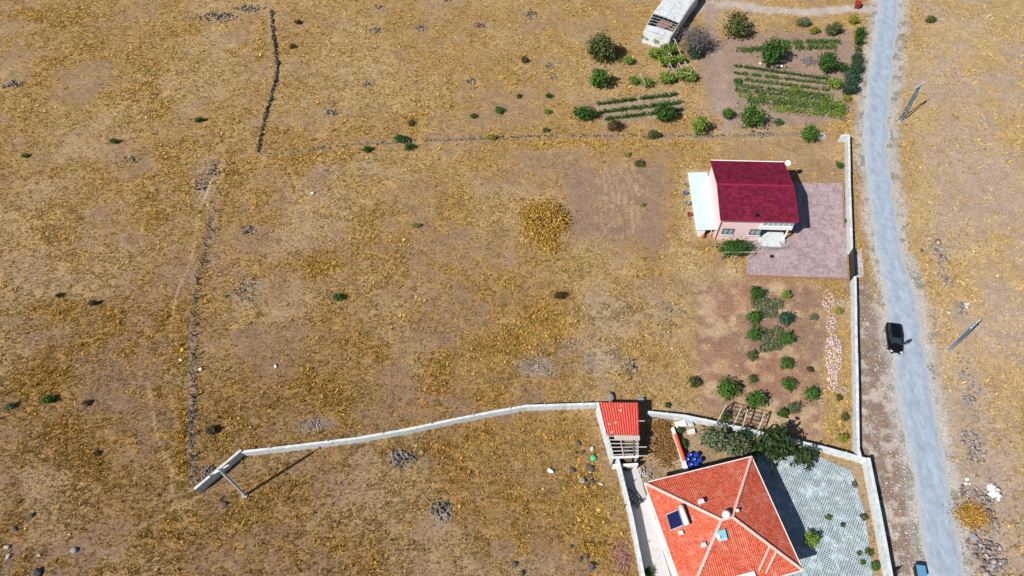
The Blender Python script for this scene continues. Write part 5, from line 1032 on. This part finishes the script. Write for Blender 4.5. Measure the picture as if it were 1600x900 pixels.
for pa, pb, lab in (((932, 164), (1058, 149), 'dark thin planted row, top of the three left of garden path'), ((937, 177), (1062, 162), 'dark thin planted row, middle of the three left of garden path'), ((945, 188), (1066, 173), 'dark thin planted row, bottom of the three left of garden path')):
    crop_row(pa, pb, .8, .17, 'dark', lab, G3, 50)
G8 = 'crop rows of the striped plot'
for k, (pa, pb, h, wd, kd, dn) in enumerate((((1146, 104), (1295, 125), .6, .15, 'dark', 40), ((1146, 115), (1295, 132), .6, .16, 'mid', 40), ((1162, 126), (1295, 142), .6, .16, 'mid', 40), ((1148, 134), (1296, 151), .5, .3, 'mid', 40), ((1148, 142), (1300, 157), .5, .35, 'mid', 40), ((1153, 150), (1318, 164), .5, .4, 'light', 46), ((1167, 158), (1318, 172), .55, .5, 'mid', 60), ((1200, 170), (1318, 182), .55, .5, 'light', 60))):
    crop_row(pa, pb, h, wd, kd, ('first', 'second', 'third', 'fourth', 'fifth', 'sixth', 'seventh', 'eighth')[k]+' crop row from the top in the striped plot', G8, dn)
GU = 'lush green rows between the upper garden trees'
for pa, pb, lab in (((1150, 80), (1194, 78), 'lush green row left of the large dark tree'), ((1222, 68), (1312, 66), 'lush green row right of the large dark tree, upper'), ((1224, 76), (1306, 75), 'lush green row right of the large dark tree, lower')):
    crop_row(pa, pb, .6, .38, 'mid', lab, GU, 60)
for pts, n, kd, lab in ((((1172, 462), (1222, 470), (1222, 548), (1175, 552)), 2600, 'sage', 'low grey green weeds covering the weedy orchard plot'), (((1290, 150), (1318, 145), (1322, 182), (1275, 176)), 1500, 'light', 'lush low greens in the right corner of the striped plot')):
    q = [G(x, y) for x, y in pts]; c_ = sum(q, Vector())/4; rg = np.random.default_rng(n); u, v_ = rg.random(n), rg.random(n)
    Q = np.array(q)-np.array(c_); pos = (Q[0]*(1-u)[:, None]+Q[1]*u[:, None])*(1-v_)[:, None]+(Q[3]*(1-u)[:, None]+Q[2]*u[:, None])*v_[:, None]
    keep = fbm(pos[:, 0]+c_.x, pos[:, 1]+c_.y, 1.6, 3) > .46; pos = pos[keep]; n = len(pos); pos[:, 2] = rg.random(n)*.4
    nr = rg.normal(size=(n, 3))+np.array([0, 0, .8]); nr /= np.linalg.norm(nr, axis=1)[:, None]; tt = np.cross(nr, rg.normal(size=(n, 3))); tt /= np.linalg.norm(tt, axis=1)[:, None]; bt = np.cross(nr, tt); z_ = .16*rg.uniform(.6, 1.5, n)[:, None]
    V = np.stack([pos-tt*z_, pos+bt*z_*.6, pos+tt*z_, pos-bt*z_*.6], 1).reshape(-1, 3); V[:, 2] = np.maximum(V[:, 2], .01)
    tag(link('ground_greens', np_mesh('ground_greens', V, np.arange(len(V)).reshape(-1, 4)), LM[kd], None, c_), lab, 'weeds', kind='stuff')
# pallet beside the right-hand tree and pails left of the lean-to
p = G(1283, 213); t = thing('pallet', p, 'pale pallet lying right of the round tree below the striped plot', 'pallet')
for q in range(5): MB().box(p+Vector((0, -.6+q*.3, .16)), (1.3, .14, .04)).build('slat', M_PALEWOOD, t)
for q in (-.55, 0, .55): MB().box(p+Vector((q, 0, .07)), (.12, 1.35, .13)).build('bearer', M_PALEWOOD, t)
for x, y, c_, lab in ((1073, 291, (.25, .25, .27), 'grey pail at the top left of the white lean-to'), (1070, 304, (.10, .17, .38), 'blue pail beside the left edge of the white lean-to'), (1074, 320, (.30, .29, .30), 'pale grey pail halfway down the white lean-to'), (1077, 337, (.35, .06, .06), 'dull red pail by the lower left of the white lean-to')):
    p = G(x, y); t = thing('pail', p, lab, 'pail', 'pails left of the lean-to'); m_ = mat('pail_%d' % x, c_, .5)
    s = MB(); s.tube(p, p+UP*.5, .26, .34, 12, False); s.tube(p+UP*.02, p+UP*.05, .25, .25, 12); s.build('tub', m_, t); MB().tube(p+UP*.48, p+UP*.53, .36, .36, 12, False).build('rim', m_, t)
# stick pile, sacks, tyres, litter
p = G(1262, 97); s = MB()
for q in range(90):
    a_ = random.uniform(0, math.pi); l = random.uniform(.5, 1.3); c_ = p+Vector((random.gauss(0, .65), random.gauss(0, .6), random.uniform(.05, .5))); d_ = Vector((math.cos(a_), math.sin(a_), random.uniform(-.2, .2))); s.tube(c_-d_*l/2, c_+d_*l/2, .04, .03, 5)
tag(s.build('stick_pile', mat('dry_sticks', (.22, .20, .20), .9, .4, 5), None, p), 'grey pile of dry sticks between the two dark garden trees', 'stick pile')
def bag(px, py, r, m, lab, cat='bag'):
    p = G(px, py); V = rock_v(ICO2, r, .6); V[:, 2] += r*.4; o = tag(link('bag', np_mesh('bag', V, ICO2[1]), m, None, p), lab, cat, 'bags and litter')
    o.data.polygons.foreach_set('use_smooth', [True]*len(o.data.polygons))
M_BAGW = mat('white_bag', (.8, .79, .78), .6, .1, 5); bag(1213, 104, .5, M_BAGW, 'white sack under the large dark tree, left of two'); bag(1220, 104, .45, M_BAGW, 'white sack under the large dark tree, right of two'); bag(1188, 100, .35, mat('pink_bag', (.7, .5, .46), .6), 'pale pink sack left of the large dark garden tree')
bag(860, 737, .45, M_BAGW, 'white bag in the dry grass left of the boulders'); bag(927, 716, .5, mat('green_bag', (.06, .5, .2), .5, .15, 5), 'bright green bag between boulders and the alley wall'); bag(314, 577, .35, M_BAGW, 'small white rag at the foot of the post fence'); bag(431, 572, .3, M_BAGW, 'tiny white scrap in the fenced field, left of middle'); bag(489, 303, .35, M_BAGW, 'tiny white scrap in the field below the stone row')
for x, y, lab in ((1314, 474, 'pale old tyre lying by the white rubble strip, upper'), (1318, 610, 'pale old tyre lying by the roadside wall, lower')):
    p = G(x, y); s = MB(); n, k = 20, 8
    for i in range(n):
        for j in range(k):
            f = lambda i, j: p+Vector(((.42+.13*math.cos(2*math.pi*j/k))*math.cos(2*math.pi*i/n), (.42+.13*math.cos(2*math.pi*j/k))*math.sin(2*math.pi*i/n), .11+.12*math.sin(2*math.pi*j/k)))
            s.quad(f(i, j), f(i+1, j), f(i+1, j+1), f(i, j+1))
    tag(s.build('old_tyre', mat('dusty_tyre', (.33, .30, .27), .9), None, p, True), lab, 'tyre', 'old tyres by the orchard wall')
# white and pink rubble strip in the orchard
V, F, o_ = [], [], 0; c0 = G(1300, 540); c0n = np.array(c0)
RB = [(1294, 470, 9, 18, 90), (1298, 505, 9, 16, 90), (1302, 555, 13, 34, 420), (1300, 595, 8, 18, 120)]
for cx, cy, rx, ry, n in RB:
    for q in range(n):
        a_, t_ = RNG.uniform(0, 6.28), RNG.random()**.5; p = G(cx+rx*t_*math.cos(a_), cy+ry*t_*math.sin(a_)); r = RNG.uniform(.06, .2); v = rock_v(ICO1, r)+np.array(p-c0+UP*r*.4); V.append(v); F.append(ICO1[1]+o_); o_ += len(v)
tag(link('rubble_strip', np_mesh('rubble_strip', np.concatenate(V), np.concatenate(F)), mat('pink_white_rubble', (.60, .48, .52), .9, .3, 3), None, c0), 'strip of broken pinkish white rubble along the orchard wall', 'rubble', kind='stuff')
# gravel chips along the road
V, F, o_ = [], [], 0
for q in range(2600):
    yy = RNG.uniform(-10, 905); sd_ = RNG.random() < .5; xx = (float(rl(yy, 1))-abs(RNG.normal())*12+1) if sd_ else (float(rl(yy, 2))+abs(RNG.normal())*12-1)
    if RNG.random() < .3: 
        yy = RNG.uniform(440, 900); xx = RNG.uniform(np.interp(yy, [440, 715, 900], [1342, 1358, 1400]), float(rl(yy, 1)))
    p = G(xx, yy); r = RNG.uniform(.04, .13)*(1.6 if RNG.random() < .08 else 1); v = rock_v((ICO1[0], 0), r)+np.array(p)+np.array([0, 0, r*.3]); V.append(v); F.append(ICO1[1]+o_); o_ += len(v)
tag(link('gravel', np_mesh('gravel', np.concatenate(V), np.concatenate(F)), mat('gravel_chips', (.50, .47, .45), .95, .35, 4)), 'loose pale gravel scattered along both road edges', 'gravel', kind='stuff')

# ---------------------------------------------------------------- dry grass over the fields
def tuft_mesh(seed, n, hgt, sp):
    rg = np.random.default_rng(seed); V, F = [], []
    for q in range(n):
        a = rg.uniform(0, 6.28); b0 = rg.uniform(0, .1); ln = rg.uniform(.2, 1)*sp; h = hgt*rg.uniform(.45, 1); w_ = rg.uniform(.018, .04)
        r0 = np.array([math.cos(a), math.sin(a), 0]); s = np.array([-r0[1], r0[0], 0]); B_ = r0*b0+s*rg.normal()*.06; k = len(V)
        V += [B_-s*w_, B_+s*w_, B_+r0*ln*.45+s*w_*.8+np.array([0, 0, h*.75]), B_+r0*ln+np.array([0, 0, h])]; F += [(k, k+1, k+2), (k, k+2, k+3)]
    return np_mesh('grass_tuft', V, F)
def grass_mat():
    m, nt, b = new_mat('dry_grass'); L = nt.links
    a = N(nt, 'ShaderNodeAttribute', attribute_name='tint', attribute_type='INSTANCER'); L.new(a.outputs['Color'], b.inputs['Base Color']); b.inputs['Roughness'].default_value = .8; b.inputs['Specular IOR Level'].default_value = .15
    tr = N(nt, 'ShaderNodeBsdfTranslucent'); L.new(a.outputs['Color'], tr.inputs[0]); ms = N(nt, 'ShaderNodeMixShader'); ms.inputs[0].default_value = .2
    L.new(b.outputs[0], ms.inputs[1]); L.new(tr.outputs[0], ms.inputs[2]); L.new(ms.outputs[0], nt.nodes['Material Output'].inputs[0]); return m
GM = grass_mat(); protos = bpy.data.collections.new('grass_tuft_kinds')
for k, (n, h, sp) in enumerate(((10, .26, .2), (12, .36, .26), (9, .18, .28), (11, .45, .2))):
    me = tuft_mesh(k+3, n, h, sp); me.materials.append(GM); o = bpy.data.objects.new('grass_tuft_kind', me); protos.objects.link(o)
NT = 520000
ty = 8+RNG.random(NT)*122; tx = (RNG.random(NT)*2-1)*(62+(ty-8)*.42)
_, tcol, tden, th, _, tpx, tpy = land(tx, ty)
HOLES = [YARD_PINK, YARD_GRID, ALLEY, [(1010, 640), (930, 625), (950, 725), (1000, 725)], [(1070, 265), (1125, 265), (1125, 375), (1085, 375)], [(1105, 285), (1238, 285), (1238, 390), (1118, 380)]]
keep = RNG.random(NT) < tden*(.55+.9*fbm(tx, ty, 1.3, 2, 2))
for hpoly in HOLES: keep &= polydist(tpx, tpy, hpoly) > 1
qx, qy = np.array([q[:2] for q in (c00, c10, c11, c01)]).T; hp = [P2(a_, b2) for a_, b2 in zip(qx, qy)]
keep &= polydist(tpx, tpy, hp) > 0
tx, ty, tcol, th = tx[keep], ty[keep], tcol[keep], th[keep]; nt_ = len(tx)
pick = RNG.random(nt_); tcol = np.where((pick < .16)[:, None], tcol*np.array((1.3, 1.22, .95)), np.where((pick > .86)[:, None], tcol*np.array((.72, .62, .55)), tcol))
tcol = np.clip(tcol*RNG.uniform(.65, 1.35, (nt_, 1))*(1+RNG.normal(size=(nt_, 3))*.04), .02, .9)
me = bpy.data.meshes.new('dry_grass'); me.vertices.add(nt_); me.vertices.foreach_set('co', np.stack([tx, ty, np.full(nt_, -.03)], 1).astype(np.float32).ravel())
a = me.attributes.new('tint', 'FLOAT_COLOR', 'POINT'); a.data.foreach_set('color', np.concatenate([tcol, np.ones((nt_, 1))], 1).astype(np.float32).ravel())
a = me.attributes.new('turn', 'FLOAT_VECTOR', 'POINT'); a.data.foreach_set('vector', np.stack([RNG.normal(size=nt_)*.12, RNG.normal(size=nt_)*.12, RNG.random(nt_)*6.28], 1).astype(np.float32).ravel())
a = me.attributes.new('size', 'FLOAT', 'POINT'); a.data.foreach_set('value', (np.clip(th, .3, 1.4)*RNG.uniform(.45, 1.15, nt_)*np.where(pick < .035, 2.0, 1)).astype(np.float32))
a = me.attributes.new('which', 'INT', 'POINT'); a.data.foreach_set('value', RNG.integers(0, 4, nt_).astype(np.int32))
go = link('dry_grass', me, None); tag(go, 'dry yellow brown grass covering the open fields', 'grass', kind='stuff')
ng = bpy.data.node_groups.new('scatter_grass', 'GeometryNodeTree'); ng.interface.new_socket('Geometry', in_out='INPUT', socket_type='NodeSocketGeometry'); ng.interface.new_socket('Geometry', in_out='OUTPUT', socket_type='NodeSocketGeometry')
gi, gout = ng.nodes.new('NodeGroupInput'), ng.nodes.new('NodeGroupOutput'); ip = ng.nodes.new('GeometryNodeInstanceOnPoints'); ci = ng.nodes.new('GeometryNodeCollectionInfo')
ci.inputs['Collection'].default_value = protos; ci.inputs['Separate Children'].default_value = True; ci.inputs['Reset Children'].default_value = True
def named(nm, ty_): n = ng.nodes.new('GeometryNodeInputNamedAttribute'); n.data_type = ty_; n.inputs[0].default_value = nm; return n.outputs[0]
ng.links.new(gi.outputs[0], ip.inputs['Points']); ng.links.new(ci.outputs[0], ip.inputs['Instance']); ip.inputs['Pick Instance'].default_value = True
ng.links.new(named('which', 'INT'), ip.inputs['Instance Index']); ng.links.new(named('turn', 'FLOAT_VECTOR'), ip.inputs['Rotation']); ng.links.new(named('size', 'FLOAT'), ip.inputs['Scale'])
ng.links.new(ip.outputs[0], gout.inputs[0]); md = go.modifiers.new('scatter', 'NODES'); md.node_group = ng
print('tufts', nt_, 'objects', len(bpy.data.objects))
